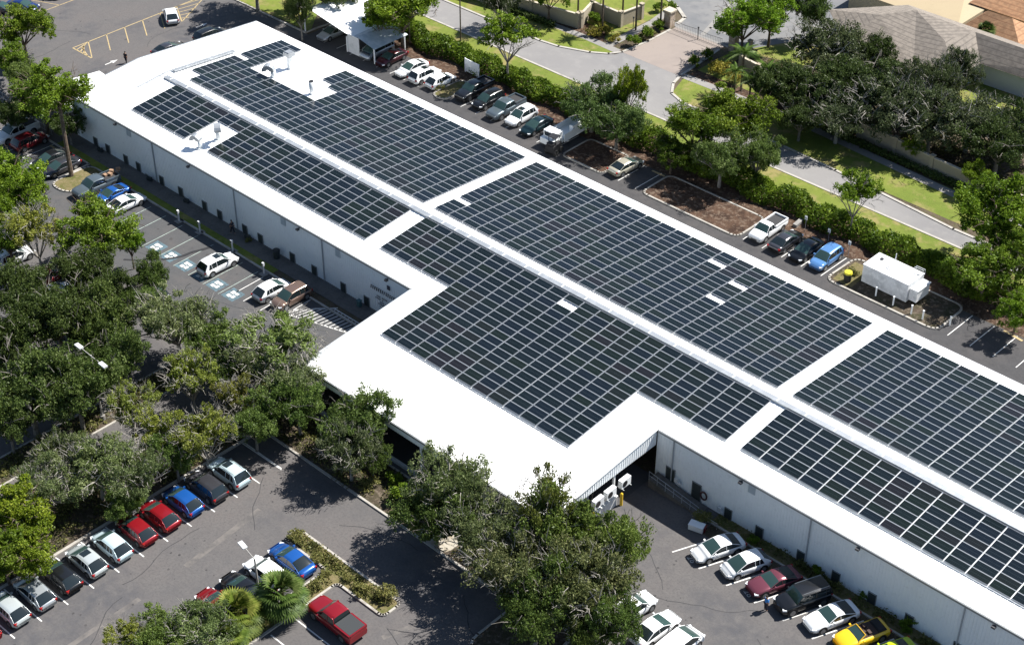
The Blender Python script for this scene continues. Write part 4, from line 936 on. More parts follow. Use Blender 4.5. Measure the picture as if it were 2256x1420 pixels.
def tree(kind, u, v, zc, Rr, label, col=(1,1,1), base=None, group=None, zs=None, tilt=0):
    zc = zc*.82 if kind in ('oak','mossy','green') else zc
    p = at(u, v, zc) if base is None else Vector((*base,0))
    s_ = Rr/NOM[kind]; nomz = dict(oak=3.9,mossy=3.9,green=4.6,airy=4.9,sparse=4.0,tall=10.8,shrub=.65,bush=.8)[kind]
    a, b = tree_proto(kind, R.randrange(2))
    cat = 'shrub' if kind in ('shrub','bush') else 'tree'
    if b is None:
        o = bpy.data.objects.new('shrub', a); C.objects.link(o); o.location = (p.x,p.y,0); o.rotation_euler[2] = R.uniform(0,6.28); o.scale = (s_,s_,s_*(zs or 1)); o.color = (*col,1)
        tag(o, label, cat, group or 'low shrubs in the planted beds'); return o
    t = thing('tree', label, cat, (p.x,p.y,0), R.uniform(0,6.28) if kind != 'tall' else 0, group or 'trees around the warehouse'); t.scale = (s_,s_,zc/nomz if zs is None else zs)
    for nm, me in (('crown',a),('trunk',b)):
        o = bpy.data.objects.new(nm, me); C.objects.link(o); o.parent = t; o.color = (*col,1) if nm == 'crown' else (1,1,1,1)
    return t
Yc, Dk, Gy, Lt = (1.25,1.15,.8), (.60,.62,.58), (.9,.9,.9), (1.35,1.32,1.2)
TREES = [
 ('green',45,55,6.5,4.4,'olive green tree at the upper left corner',(1,.98,.9)),
 ('green',20,130,5,3.4,'green tree at the left edge above the fence',(.9,.95,.9)),
 ('oak',60,170,4.2,3.0,'dull tree behind the tall trunked tree',Lt),
 ('tall',122,195,0,4.2,'tall tree with long bare trunk rising beside black cars',(1.0,1.02,.9)),
 ('green',92,215,6,4.4,'green tree behind the long bare trunk',(.85,.92,.85)),
 ('oak',35,250,4,3.2,'dark tree by the fence above the white pickup',(.6,.65,.6)),
 ('oak',150,275,3.4,2.6,'low dark tree at the left corner of the warehouse',(.6,.66,.6)),
 ('green',15,385,6,4.9,'bright green tree at the left edge below the white pickup',(1.1,1.15,.9)),
 ('green',55,450,5.5,3.6,'bright green tree left of the blue-grey pickup',(1.05,1.08,.9)),
 ('sparse',75,510,5,3.9,'thin yellow-green tree with bare twigs at left',(1.0,1.05,1)),
 ('green',15,520,5,3.4,'green tree at the left edge beside the thin yellow one',(.9,.95,1)),
 ('green',214,500,6.5,5.1,'round green tree covering the charging bays',(1.0,1.0,1.05)),
 ('green',285,530,4.5,1.9,'small bright green treetop at the edge of the bays',(1.15,1.3,1.1)),
 ('oak',190,600,5,4.0,'dark oak below the round green tree',Dk),
 ('oak',232,655,5,3.4,'dark oak beside the black pickup bed',(.6,.62,.58)),
 ('oak',40,640,6,4.6,'dark oak at left above the lamp',Dk),
 ('oak',120,690,6.5,5.2,'big dark oak above the twin-headed lamp',Dk),
 ('oak',220,715,6,4.3,'dark oak right above the twin-headed lamp',(.9,.9,.8)),
 ('oak',25,745,6.5,4.6,'dark oak at the left edge beside the lamp',Dk),
 ('oak',60,860,6.5,5.3,'broad dark oak at the left edge below the lamp',(.82,.85,.78)),
 ('oak',165,850,6.5,4.8,'dark oak right below the twin-headed lamp',(.85,.88,.8)),
 ('oak',250,790,5.5,3.7,'dark oak beside the long white kerb',(.85,.9,.8)),
 ('oak',15,925,5,3.3,'dark oak low on the left edge',(.8,.82,.78)),
 ('mossy',385,705,6,4.9,'grey-green oak with dark limbs below the hatched marking',Lt),
 ('oak',320,670,4.5,2.6,'small green treetop right of the black pickup',(1.1,1.15,1)),
 ('oak',455,745,5,3.4,'green oak between the two grey-green oaks',(1.1,1.15,.95)),
 ('sparse',610,758,5.0,5.4,'airy pale tree reaching over the roof corner',(.66,.88,1.15)),
 ('mossy',560,800,5.2,3.6,'pale mossy tree beside the roof corner',Lt),
 ('sparse',420,830,4.2,3.4,'yellow-green tree at the end of the long kerb',(.85,1,.9)),
 ('sparse',345,955,4.0,3.2,'yellow-green tree between kerbs left of pale cars',(.9,1,.9)),
 ('sparse',450,960,4.2,3.4,'yellow-green tree behind the pale blue car',(.85,.95,.9)),
 ('sparse',520,880,3.8,2.6,'small bare-twigged tree beside the dark oak',(.8,.8,.9)),
 ('mossy',215,1030,4.6,4.3,'grey-green tree above the silver hatchbacks',(1.2,1.25,1)),
 ('mossy',130,1010,4.2,3.0,'grey-green tree beside the shaded kerb',(1.15,1.15,1)),
 ('oak',270,1110,2.6,2.2,'low green tree beside the mulch kerb',(1.1,1.2,.9)),
 ('mossy',300,1045,4.4,3.4,'grey-green tree right of the shaded lane',(1.1,1.15,1)),
 ('oak',385,1000,4,2.8,'green tree close behind the blue and grey cars',(1.0,1.1,.9)),
 ('sparse',290,900,4,3.0,'twiggy yellowish tree on the lane kerb',(.8,.95,.95)),
 ('mossy',95,1075,4.2,3.4,'grey-green tree between lane kerbs at left',(1.1,1.15,1)),
 ('mossy',640,840,5,3.8,'pale grey-green oak at the bay corner column',(1.25,1.25,1.15)),
 ('oak',560,930,4.2,3.2,'green oak behind the empty end bay',(1.05,1.12,.95)),
 ('oak',490,800,4.6,3.4,'green oak right of the long kerb end',(1.1,1.15,1)),
 ('oak',330,610,4.4,2.4,'small green oak just below the cool blue bays',(.95,1,.9)),
 ('green',35,1130,5,3.9,'yellow-green tree at the left edge above the row',(1.25,1.1,.9)),
 ('green',60,1215,4.2,3.3,'yellow-green tree right above the row of hatchbacks',(1.15,1.05,.9)),
 ('green',5,1225,4,2.8,'green tree at the left edge beside the row',(.9,.9,.9)),
 ('oak',655,885,5,3.6,'dark oak in front of the bay fascia',(1.0,1.1,.9)),
 ('oak',785,925,5.2,4.2,'dark oak against the bay roof edge',(.95,1.0,.9)),
 ('mossy',770,990,4.6,3.2,'oak with pale bare branches before the dark bay',Gy),
 ('oak',820,1010,3.4,1.9,'small oak top beside the pale sandy patch',(1,1.05,.9)),
 ('mossy',1000,1075,6.5,4.4,'mossy grey oak overlapping the bay roof corner',(1.05,1.1,.9)),
 ('oak',960,1130,5,4.0,'dark oak beside the bright palmettos',(.9,.95,.85)),
 ('mossy',1060,1170,5.5,4.3,'mossy grey oak above the broad shadow',(1.05,1.05,.95)),
 ('sparse',1200,1120,6.5,3.2,'thin twiggy oak top over the white roof corner',(.55,.62,.7)),
 ('oak',1240,1190,6.8,5.0,'big olive oak at the bay corner',(1.15,1.15,.9)),
 ('oak',1350,1200,6.2,3.9,'olive oak reaching over the courtyard asphalt',(1.2,1.2,.9)),
 ('mossy',1130,1250,6,4.6,'brownish oak left of the big olive one',(1.1,1.0,.9)),
 ('oak',1180,1330,6,4.2,'dark olive oak at the bottom of the clump',(.9,.95,.8)),
 ('mossy',1290,1290,6.5,5.0,'twiggy brown oak over the white suv',(1.15,1.05,.9)),
 ('oak',1360,1370,5,2.9,'dark oak at the bottom edge before the white sedan',(.95,1.05,.9)),
 ('oak',1300,1385,4.5,2.6,'low olive oak at the bottom edge',(1,1,.85)),
 ('mossy',440,1385,3.6,3.4,'grey-green mottled tree beside the palmettos',(1.2,1.3,1)),
 ('oak',345,1400,3.2,3.0,'dull green tree at the bottom edge left of the palms',(1.1,1.15,.9)),
 ('sparse',275,1400,2.6,2.0,'small yellowish tree at the bottom edge',(.9,1,.8)),
 ('green',885,22,7,6.2,'light green tree over the carport',(1.1,1.1,.9)),
 ('green',835,35,6,2.6,'small part of green tree touching the carport roof',(.95,1,.9)),
 ('airy',1118,85,6.2,4.3,'airy light green tree beside the concrete street',(1.15,1.15,1)),
 ('oak',1305,228,4.8,5.0,'dark rounded tree beside the white flatbed truck',(.9,1,1)),
 ('oak',1360,270,4.4,4.5,'dark tree right of the flatbed truck',(.85,.95,.9)),
 ('green',1385,190,7.4,2.3,'yellow-green treetop above the dark rounded tree',(1.35,1.2,.9)),
 ('green',1530,280,6,4.6,'large olive tree left of centre of the big clump',(.95,.95,.95)),
 ('green',1620,255,7,5.2,'largest olive tree of the clump by the street',(1.0,.95,.9)),
 ('oak',1590,345,5,4.2,'shaded tree above the mulch island',(.95,1,.9)),
 ('oak',1670,340,4.8,3.4,'tree at the right end of the big clump',(1.05,1.1,.95)),
 ('green',1480,330,4,2.8,'dark green tree left of the mulch island',(.52,.56,.53)),
 ('airy',1885,430,5.4,3.1,'young upright tree between street and hedge',(1.0,1.05,.9)),
 ('green',2195,470,7.4,5.3,'tall green tree at the right edge by the street',(1.0,1.05,.9)),
 ('green',2175,590,5,4.3,'green tree below the tall one at the right edge',(.9,.95,.9)),
 ('green',2245,680,4,2.7,'bright green tree at the right edge beside the mulch',(1.05,1.15,.9)),
 ('green',2250,560,6,3.6,'green tree cut by the right edge',(.85,.9,.85)),
 ('mossy',1820,105,6,6.1,'dark grey-green oak before the grey tiled roof',Dk),
 ('oak',1760,185,5.5,5.1,'dark oak behind the zigzag wall',(.50,.54,.52)),
 ('oak',1890,180,6,5.9,'dark oak in front of the pale house wall',(.48,.52,.50)),
 ('mossy',1960,235,6,5.9,'dark oak above the gap in the cream wall',(.52,.56,.53)),
 ('mossy',2055,185,6.4,4.3,'dark oak standing before the roof valley',(.55,.58,.53)),
 ('mossy',2055,262,6,5.6,'dark mossy oak above the long cream wall',(.58,.62,.56)),
 ('mossy',2140,262,5.5,5.6,'dark mossy oak beside the pool cage',(.6,.62,.58)),
 ('oak',2205,312,5.5,5.4,'dark oak above the far end of cream wall',(.5,.54,.52)),
 ('oak',2252,270,5.5,4.9,'dark oak cut by the right edge near the pool cage',(.5,.54,.52)),
 ('mossy',1848,255,4.6,4.8,'dark oak at the broken end of the wall',(.50,.54,.52)),
 ('oak',1765,258,4,3.7,'dark tree behind the short cream wall',(.5,.54,.5)),
 ('mossy',2110,160,5.5,3.6,'dark oak before the pale wall with the small window',(.5,.54,.52)),
 ('oak',1925,120,5,3.6,'dark oak touching the eave of the grey roof',(.48,.52,.5)),
 ('oak',1835,215,5,4.2,'dark oak filling the gap behind the short wall',(.48,.52,.5)),
 ('mossy',2000,190,5.5,4.2,'dark oak in the middle of the dark row',(.5,.54,.5)),
 ('green',2015,320,2.6,1.7,'small bright green tree inside the cream wall',(1.25,1.25,1)),
 ('green',2150,385,3,1.8,'small pale green tree at the right inside the wall',(1.3,1.25,1)),
 ('green',1640,40,7,4.8,'bright green tree beyond the gate',(1.1,1.25,1)),
 ('green',1700,30,6,4.0,'bright green tree beside the grey tiled roof',(1.2,1.35,1)),
 ('oak',1790,20,5.5,3.0,'dark tree at the top edge left of the grey roof',(.8,.9,.8)),
 ('oak',1700,190,4.5,3.4,'dark tree between the palms and the wall',(.58,.62,.56)),
 ('oak',660,15,6,2.6,'dark tree at the top edge behind the carport',(.5,.54,.5)),
 ('oak',740,-20,6,4.5,'dark tree beyond the top edge behind the carport',(.75,.75,.75)),
 ('oak',640,-38,6,4.2,'tree beyond the top edge shading the lawn',(.8,.8,.8)),
 ('oak',560,-60,7,5.0,'tree beyond the top edge shading the far lot',(.8,.8,.8)),
 ('mossy',1100,0,5,3.0,'dark tree at the top edge inside the wall',(.5,.54,.5)),
 ('green',1210,-20,6,3.2,'green tree at the top edge above the lawn',(.9,1,.9)),
]
for k_ in TREES:
    if k_[0] == 'tall': tree(k_[0],k_[1],k_[2],10.8,5.0,k_[5],k_[6],base=(-1.2,-16.4),zs=1.0)
    else: tree(*k_)
# shrubs
SH = [('shrub',650,1185,.9,'dry grassy shrub at the tip of the island'),('shrub',700,1235,.8,'dry grass tuft on the island behind the blue sedan'),('shrub',716,1262,.6,'small grass tuft near the kerb corner of the island'),
 ('shrub',770,1270,.6,'grass tuft halfway along the island'),('shrub',845,1312,1.1,'green shrub at the rounded end of the island'),('shrub',800,1295,1.0,'brown-green shrub beside the rounded island end'),('shrub',690,1290,.7,'pale grass tuft left of the red pickup'),
 ('shrub',665,1190,.7,'second dry tuft at the island tip'),('shrub',820,1060,1.0,'orange-brown shrub beside the sandy patch'),('shrub',745,985,1.1,'brown shrub under the pale branches'),
 ('bush',885,1095,1.5,'bright green bush beside the sandy path'),('bush',915,1140,1.4,'green bush at the edge of the dark oak'),('bush',870,1060,1.0,'small bright bush by the bay opening'),
 ('bush',1310,45,1.3,'dark bush in the wall corner by the entrance'),('shrub',1330,70,1.4,'yellow-leaved shrub bed at the entrance walk'),('shrub',1305,75,1.2,'yellow-green shrub left in the entrance bed'),('shrub',1352,85,1.0,'golden shrub at the corner of the entrance bed'),
 ('bush',1395,95,1.3,'dark low bush by the driveway kerb'),('bush',1425,80,1.3,'dark low bush middle of the driveway bed'),('bush',1452,60,1.2,'dark low bush near the gate pillar'),('shrub',1440,75,.8,'pale spiky shrub in the driveway bed'),('shrub',1408,82,.8,'grey agave-like shrub in the driveway bed'),
 ('bush',1530,140,1.2,'low bush at the right driveway kerb'),('bush',1560,125,1.2,'low bush below the right gate post'),('shrub',1585,165,1.8,'bright yellow-green shrub by the right wall'),('shrub',1620,180,1.5,'yellowish shrub under the young palm'),
 ('bush',1850,-3,1,'tiny bush'),('shrub',1935,300,1.0,'green bush inside the long cream wall'),('bush',1480,18,1.0,'low green bush on the curved verge'),('bush',1450,20,1.1,'green bush behind the entrance wall'),
 ('shrub',965,190,.9,'straggly brown shrub on the small kerbed island'),('shrub',1878,600,.8,'dry shrub beside the white tank box'),('shrub',545,470+55,.5,'small plant by the wall path'),
 ('shrub',1555,1140,1.0,'dark low weeds beside the ramp end'),('bush',1800,1255,.7,'weeds along the wall behind the off-roader'),('bush',1660,1190,.7,'weeds at the wall foot behind white sedan'),('bush',1905,1310,.7,'weeds at the wall foot behind white coupe'),('bush',2000,1375,.9,'weed clump at the wall foot near lime car'),('bush',1980,1345,.7,'weeds between the dark openings on the right')]
for k_, u, v, r_, lb in SH:
    if lb == 'tiny bush': continue
    tree(k_, u, v, .4, r_, lb, {'bush':(.9,.95,.9)}.get(k_, (1,1,1)) if 'yellow' not in lb and 'golden' not in lb else (1.5,1.35,.7))
# ground cover in the planted beds
rg = random.Random(15); mb = MB()
beds = [(45.4,-75,50.6,-31.5,15000),(36.6,-60,39.6,-29.8,7000),(47.5,-30.6,70,-26.2,6000),(76,-30.6,81.5,-26.4,2500),(-5.5,-43.5,1.5,-26.5,4000),(40,57,96,65,12000),(64.2,-38.8,76.5,-37.5,2500),(69.6,-60,71,-39.5,3500),(90,-11.4,124,-10.4,5000)]
for x0, y0, x1, y1, n in beds:
    pat = [(rg.uniform(x0,x1), rg.uniform(y0,y1), rg.uniform(.4,1.6), rg.uniform(.15,.75)) for _ in range(n//90)]
    for k in range(n):
        px, py, pr_, ph = pat[k%len(pat)]; a = rg.uniform(0,6.283); rr = pr_*math.sqrt(rg.random()); x = px+rr*math.cos(a); y = py+rr*math.sin(a)
        if not (x0 < x < x1 and y0 < y < y1): continue
        z = .12+ph*(1-(rr/pr_)**2)*rg.uniform(.5,1.1)
        if inview((x,y,z), 8): leaf(mb, (x,y,z), .13*rg.uniform(.7,1.4), rg, min(1,max(.02,.42+rg.gauss(0,.22)+.25*math.sin(px*3+py))))
o = mb.build('ground_cover', LSHRUB); o.color = (.62,.66,.60,1); o['kind'] = 'stuff'; tag(o, 'patchy low weeds and ground cover in the planted beds', 'ground cover')
# hedge
rg = random.Random(5); mb = MB()
def hedge_h(x): return 1.7+.35*math.sin(x*.9)+.25*math.sin(x*2.3+1)
for k in range(62000):
    x = rg.uniform(-4,93); y0, y1 = 34.6+.5*math.sin(x*.7), 38.2+.35*math.sin(x*1.3)
    f = rg.random(); h = hedge_h(x)*(1+.12*math.sin(x*5+f*7))
    a = rg.uniform(0, math.pi); y = (y0+y1)/2-math.cos(a)*(y1-y0)/2*rg.uniform(.85,1.05); z = max(.15, math.sin(a)**.6*h*rg.uniform(.75,1.08))
    if not inview((x,y,z), 10): continue
    leaf(mb, (x,y,z), .19*rg.uniform(.7,1.4), rg, min(1,max(.02,.26+.18*math.sin(x*1.7+y*2)+rg.gauss(0,.17))))
tag(mb.build('hedge', LGREEN), 'long shaggy green hedge between the back car park and the grass verge', 'hedge')
# low hedge before the cream walls
mb = MB()
for k in range(5200):
    x = rg.uniform(57,86); y = 53.6+.03*(x-60)*-1+rg.uniform(-.55,.5); z = rg.uniform(.1,.75)
    if inview((x,y,z),5): leaf(mb, (x,y,z), .18, rg, min(1,max(.02,.3+rg.gauss(0,.15))))
tag(mb.build('hedge', LOAK), 'low dark hedge running along the foot of the long cream wall', 'hedge')
mb = MB()
for k in range(2600):
    x = rg.uniform(2,14); y = 50.0+.06*x+rg.uniform(-.5,.5)+1.0; z = rg.uniform(.1,.8)
    if inview((x,y,z),5): leaf(mb, (x,y,z), .18, rg, min(1,max(.02,.25+rg.gauss(0,.15))))
tag(mb.build('hedge', LOAK), 'low dark hedge below the zigzag wall at the top', 'hedge')
# palms
def palm_meshes():
    rg = random.Random(21); out = {}
    for kind in ('fan','feather'):
        mb = MB(); n = 62 if kind == 'fan' else 22
        for k in range(n):
            a = 2*math.pi*k/n*2.4+rg.uniform(-.2,.2); el = rg.uniform(-.7,1.4) if kind == 'fan' else rg.uniform(-.1,1.1); L = rg.uniform(.8,1.05)
            d = Vector((math.cos(a)*math.cos(el), math.sin(a)*math.cos(el), math.sin(el)))
            pts = []
            for j in range(7):
                s_ = j/6*L; pts.append(d*s_+Vector((0,0,(-.30 if kind == 'fan' else -.42)*s_*s_)))
            side = Vector((-math.sin(a), math.cos(a), 0)); tb = rg.uniform(.2,.8)
            if kind == 'fan':
                c = pts[3]; Lf = L*.60
                for j in range(15):
                    b = -1.25+2.5*j/14; e = c+(d*math.cos(b)+side*math.sin(b))*Lf+Vector((0,0,-.14-.10*abs(b))); m_ = c.lerp(e,.55)+Vector((0,0,.04)); wv = side.cross(e-c).normalized()*.0+(d*-math.sin(b)+side*math.cos(b))*.032
                    t = min(1,max(.02,tb+rg.uniform(-.2,.2)))
                    mb.add([c-wv*.4,c+wv*.4,m_+wv,m_-wv], [(0,1,2,3)], 0, t); mb.add([m_-wv,m_+wv,e], [(0,1,2)], 0, t)
                mb.tube([tuple(pts[0]),tuple(c)], .008, 4, 0, False, .6)
            else:
                for j in range(1,7):
                    for q_ in range(3):
                        c = pts[j-1].lerp(pts[j], q_/3)
                        for s2 in (-1,1):
                            e = c+side*s2*.24*(1.15-j/7)+d*.10+Vector((0,0,-.10)); t = min(1,max(.02,tb+rg.uniform(-.15,.15)))
                            mb.add([c,c+d*.035,e], [(0,1,2)], 0, t)
                mb.tube([tuple(p) for p in pts], .008, 4, 0, False, .7)
        me = mb.mesh('fronds'); me.materials.append(LPALM); out[kind] = me
    tr = MB(); tr.tube([(0,0,0),(0,0,1)], [1,.85], 10); me = tr.mesh('trunk'); me.materials.append(BARK); out['trunk'] = me
    return out
PM = palm_meshes()
def palm(kind, u, v, h, r_, label, col=(1,1,1), base=None, tr=.14):
    p = at(u, v, h); t = thing('palm', label, 'palm', (p.x,p.y,0), R.uniform(0,6), 'palms')
    o = bpy.data.objects.new('fronds', PM[kind]); C.objects.link(o); o.parent = t; o.location = (0,0,h); o.scale = (r_,r_,r_); o.color = (*col,1)
    o = bpy.data.objects.new('trunk', PM['trunk']); C.objects.link(o); o.parent = t; o.scale = (tr,tr,h)
palm('fan',522,1345,2.4,2.35,'fan palm with yellowing fronds beside the red car',(1.25,1.15,.8),tr=.2); palm('fan',620,1302,2.6,2.35,'dark green fan palm left of the red pickup',(.85,.95,.9),tr=.2)
palm('fan',500,1400,2.2,2.0,'small fan palm at the bottom below the yellowing one',(1.1,1.1,.8),tr=.2)
palm('feather',1640,115,5.5,2.6,'feathery palm right of the gate',(.9,1.15,.8)); palm('feather',1690,150,5,2.4,'feathery palm in front of dark trees',(.9,1.15,.8)); palm('feather',1655,175,4,2.2,'lower feathery palm beside the cream wall',(.8,1,.8)); palm('feather',1622,155,4.5,2.0,'slim palm beside the right gate wall',(.9,1.1,.8))
palm('fan',2172,65,4,1.4,'small dark palm in front of the orange tiled roof',(.6,.7,.6)); palm('feather',1330,-18,6,2.4,'palm at the top edge with trunk before zigzag wall',(1,1.1,.8)); palm('feather',1405,-22,6,2.4,'palm at the top edge near the entrance walk',(1,1.1,.8))
palm('feather',1460,-30,6,2.2,'palm at the top edge by the inner road',(1,1.1,.8)); palm('feather',1275,-30,5,2.0,'palm at the top edge on the lawn',(1,1.1,.8)); palm('feather',1375,-40,5,2.0,'palm trunk on the lawn behind the zigzag wall',(1,1.1,.8))
# ------------------------------------------------------------------ walls, gate, houses
def cwall(pts, h, label, base=0, wd=.22):
    t = thing('garden_wall', label, 'wall', (pts[0][0],pts[0][1],0), 0, 'cream boundary walls')
    o = Vector((pts[0][0],pts[0][1])); q = MB(); c = MB()
    L2 = [tuple(Vector(p)-o) for p in pts]
    q.strip(L2, wd, h, z0=-.05); c.strip(L2, wd+.14, h+.12, z0=h+.003)
    q.build('panel', CREAM, t); c.build('coping', CREAMC, t)
    for k, p in enumerate(L2):
        m_ = MB(); m_.obox((p[0],p[1],0), .50, .50, h+.22); m_.obox((p[0],p[1],h+.222), .62, .62, .12); m_.build('pillar', CREAM, t)
cwall([(-14,48.9),(-3,50.2),(9,52.6),(16.4,54.0)], 2.0, 'cream wall running from the top edge to the first zigzag corner')
cwall([(16.6,54.4),(15.2,58.4),(20.4,58.3),(20.9,62.2)], 2.0, 'zigzag cream wall beside the entrance walk')
cwall([(38.5,63.4),(40.2,59.2),(44.8,58.6)], 2.0, 'short zigzag cream wall right of the gate')
cwall([(43.4,58.7),(50,56.2)], 2.0, 'cream wall piece under the dark trees'); cwall([(50.2,56.2),(54.0,55.6)], 2.0, 'short cream wall with round finial before dark oaks')
cwall([(61.2,55.2),(66.5,54.8),(72.0,54.0),(78.5,53.6),(86,53.4),(95,53)], 2.0, 'long cream wall along the right side of the street')
t = thing('gate_pillar', 'square stone gate pillar with cream cap at the entrance', 'pillar', (25.2,63.0,0))
q = MB(); q.obox((0,0,0), 1.1, 1.1, 2.3); q.build('shaft', mat('pillar_stone', (.34,.26,.19), .9, noise=[(3,.45,.6,(.50,.42,.34))]), t); q = MB(); q.obox((0,0,2.302), 1.4, 1.4, .22); q.build('cap', CREAMC, t)
t = thing('gate_pillar', 'right gate pillar half hidden by palm fronds', 'pillar', (36.0,63.2,0)); q = MB(); q.obox((0,0,0), 1.0, 1.0, 2.2); q.build('shaft', MATS['pillar_stone'], t); q = MB(); q.obox((0,0,2.202), 1.3, 1.3, .2); q.build('cap', CREAMC, t)
t = thing('entrance_gate', 'thin dark metal swing gate across the pink driveway', 'gate', (26.2,62.5,0))
for x0, x1 in ((0,4.1),(4.2,8.4)):
    q = MB(); q.tube([(x0,0,.12),(x1,0,.12)], .035, 5); q.tube([(x0,0,1.5),((x0+x1)/2,0,1.35),(x1,0,1.5)], .03, 5)
    x = x0
    while x <= x1+.01: q.tube([(x,0,.12),(x,0,1.45)], .012, 4); x += .28
    q.build('leaf', mat('gate_metal', (.06,.06,.06), .5), t)
def gate_post(u, v, h, lb):
    p = at(u, v); q = MB(); q.tube([(0,0,0),(0,0,h)], .05, 6); q.obox((0,0,h), .2, .14, .25); tag(q.build('post', MATS['gate_metal'], None, False, tuple(p)), lb, 'post', 'thin posts around the gate')
gate_post(1553,136,1.1,'thin dark post at the right edge of the pink driveway'); gate_post(1537,87,1.6,'keypad post standing at the gate'); gate_post(1395,60,1.3,'dark post by the entrance walk')
def roofmesh(name, faces, m, parent, th_=.18):
    mb = MB(); uvs = []
    for f in faces:
        vs_ = [Vector(p) for p in f]; n = (vs_[1]-vs_[0]).cross(vs_[-1]-vs_[0]).normalized()
        if n.z < 0: vs_ = vs_[::-1]; n = -n
        up = (Vector((0,0,1))-n*n.z); up = up.normalized() if up.length > 1e-4 else Vector((0,1,0)); sd_ = up.cross(n)
        mb.add(vs_, [tuple(range(len(vs_)))]); uvs += [(p.dot(sd_), p.dot(up), 0) for p in vs_]
    me = mb.mesh(name); a = me.attributes.new('slope', 'FLOAT_VECTOR', 'POINT'); a.data.foreach_set('vector', [c for p in uvs for c in p]); me.materials.append(m)
    o = bpy.data.objects.new(name, me); C.objects.link(o); o.parent = parent; return o
def pw(u, v, z): return tuple(at(u, v, z))
cx = lambda x, y, z: pw(1656+x/3.737, y/3.737, z)
h1 = thing('house', 'large house with grey-brown tiled hip roof behind dark oaks', 'house', (58,76,0))
def rel(o, pts): return [tuple(Vector(p)-Vector(o.location)) for p in pts]
EZ = 3.0
E0, E1, E2, E3, E4, E5 = (41.5,77.0,EZ), (49.0,70.0,EZ), (59.4,69.7,EZ), (64.6,71.4,EZ), (64.7,77.1,EZ), (80,77.8,EZ)
G1, G2, G3, G4 = (49.5,76.5,5.0), (53.0,80.0,5.6), (61.7,80.3,5.3), (80,80.5,5.3)
B0, B1 = (50,83.2,4.3), (80,83.2,4.3)
A_ = (60.0,75.6,5.2)
roofmesh('roof', [rel(h1,f) for f in ([E0,E1,G1],[E1,E2,A_,G2,G1],[E2,E3,A_],[E3,E4,G3,A_],[A_,G3,G2],[E4,E5,G4,G3],[G2,G3,G4,B1,B0],[E0,G1,G2,B0])], TILEG, h1)
q = MB(); q.prism([(p[0]-h1.location.x, p[1]-h1.location.y) for p in ((42.3,77.6),(49.3,70.8),(59.2,70.4),(63.9,72.0),(63.9,77.8),(79,78.3),(79,82.5),(50,82.5))], 0, EZ-.03); q.build('wall', BLUEW, h1)
for (u, v) in ((2197,173),):
    p = Vector((69.5,78.25,1.5))-h1.location; q = MB(); q.obox((p.x,p.y-.02,p.z-.5), 1.1, .12, 1.1); wn = q.build('window', GLASS, h1); q = MB(); q.obox((p.x,p.y,p.z-.6), 1.3, .1, 1.3); q.build('frame', WHITEM, wn)
q = MB(); p = Vector((64.2,74.6,1.2))-h1.location; q.obox((p.x-.25,p.y,0), .12, 2.6, 2.3); q.build('window', GLASS, h1)
for u, v, z_, sx_, sy_, tlt in ((2020,44,5.0,1.9,.55,0),(2083,66,4.9,.55,1.9,0),(2202,105,4.5,2.1,.6,0)):
    p = at(u, v, z_)-h1.location; q = MB(); q.obox((p.x,p.y,p.z-.35), sx_, sy_, .5, tlt); q.build('skylight', SKYL, h1)
h2 = thing('house', 'house with plain tan low-sloped roof behind the grey tiles', 'house', (62,92,0))
q = MB(); q.prism([(p[0]-h2.location.x, p[1]-h2.location.y) for p in ((40,84.6),(57.0,84.6),(57.0,97),(40,97))], 0, 3.0); q.build('wall', BEIGEW, h2)
roofmesh('roof', [rel(h2,f) for f in ([(39.5,84.2,3.02),(57.2,84.2,3.02),(51.0,97.5,4.2),(39.5,97.5,4.2)],)], mat('tan_roof',(.50,.40,.25),.9,noise=[(.5,.5,.8,(.45,.36,.225))]), h2)
h3 = thing('house', 'house with sunlit orange tiled hip roof beside the grey roofs', 'house', (66,90,0))
roofmesh('roof', [rel(h3,f) for f in ([(57.4,84.8,3.0),(66.2,84.6,3.0),(62.9,87.8,5),(59.4,87.6,5)],[(66.2,84.6,3.0),(66.6,91,3.0),(62.9,87.8,5)],[(57.4,84.8,3.0),(59.4,87.6,5),(57.4,91,3)],[(59.4,87.6,5),(62.9,87.8,5),(66.6,91,3.0),(57.4,91,3)])], TILEO, h3)
q = MB(); q.prism([(p[0]-h3.location.x, p[1]-h3.location.y) for p in ((58.0,85.4),(65.6,85.2),(65.8,90.6),(58.0,90.6))], 0, 2.9); q.build('wall', BEIGEW, h3)
h4 = thing('house', 'farthest orange tiled roof cut by the top right corner', 'house', (66,96,0))
roofmesh('roof', [rel(h4,f) for f in ([(54.5,91.6,3.2),(80,91.6,3.2),(78,97,5.6),(57,97,5.6)],[(54.5,91.6,3.2),(57,97,5.6),(54.5,103,3.2)],[(57,97,5.6),(78,97,5.6),(80,103,3.2),(54.5,103,3.2)])], TILEO, h4)
q = MB(); q.prism([(p[0]-h4.location.x, p[1]-h4.location.y) for p in ((55.2,92.2),(79.5,92.2),(79.5,102),(55.2,102))], 0, 3.1); q.build('wall', BEIGEW, h4)
t = thing('pool_cage', 'white framed screen cage among the dark oaks', 'pool cage', (72.5,66.0,0))
for ln in (((-3,-3,2.6),(3,-3,2.6)),((-3,3,2.6),(3,3,2.6)),((-3,-3,2.6),(-3,3,2.6)),((3,-3,2.6),(3,3,2.6)),((-3,-3,0),(-3,-3,2.6)),((3,-3,0),(3,-3,2.6)),((-3,3,0),(-3,3,2.6)),((3,3,0),(3,3,2.6)),((0,-3,2.6),(0,3,2.6))):
    q = MB(); q.tube(ln, .05, 5); q.build('bar', WHITEM, t)
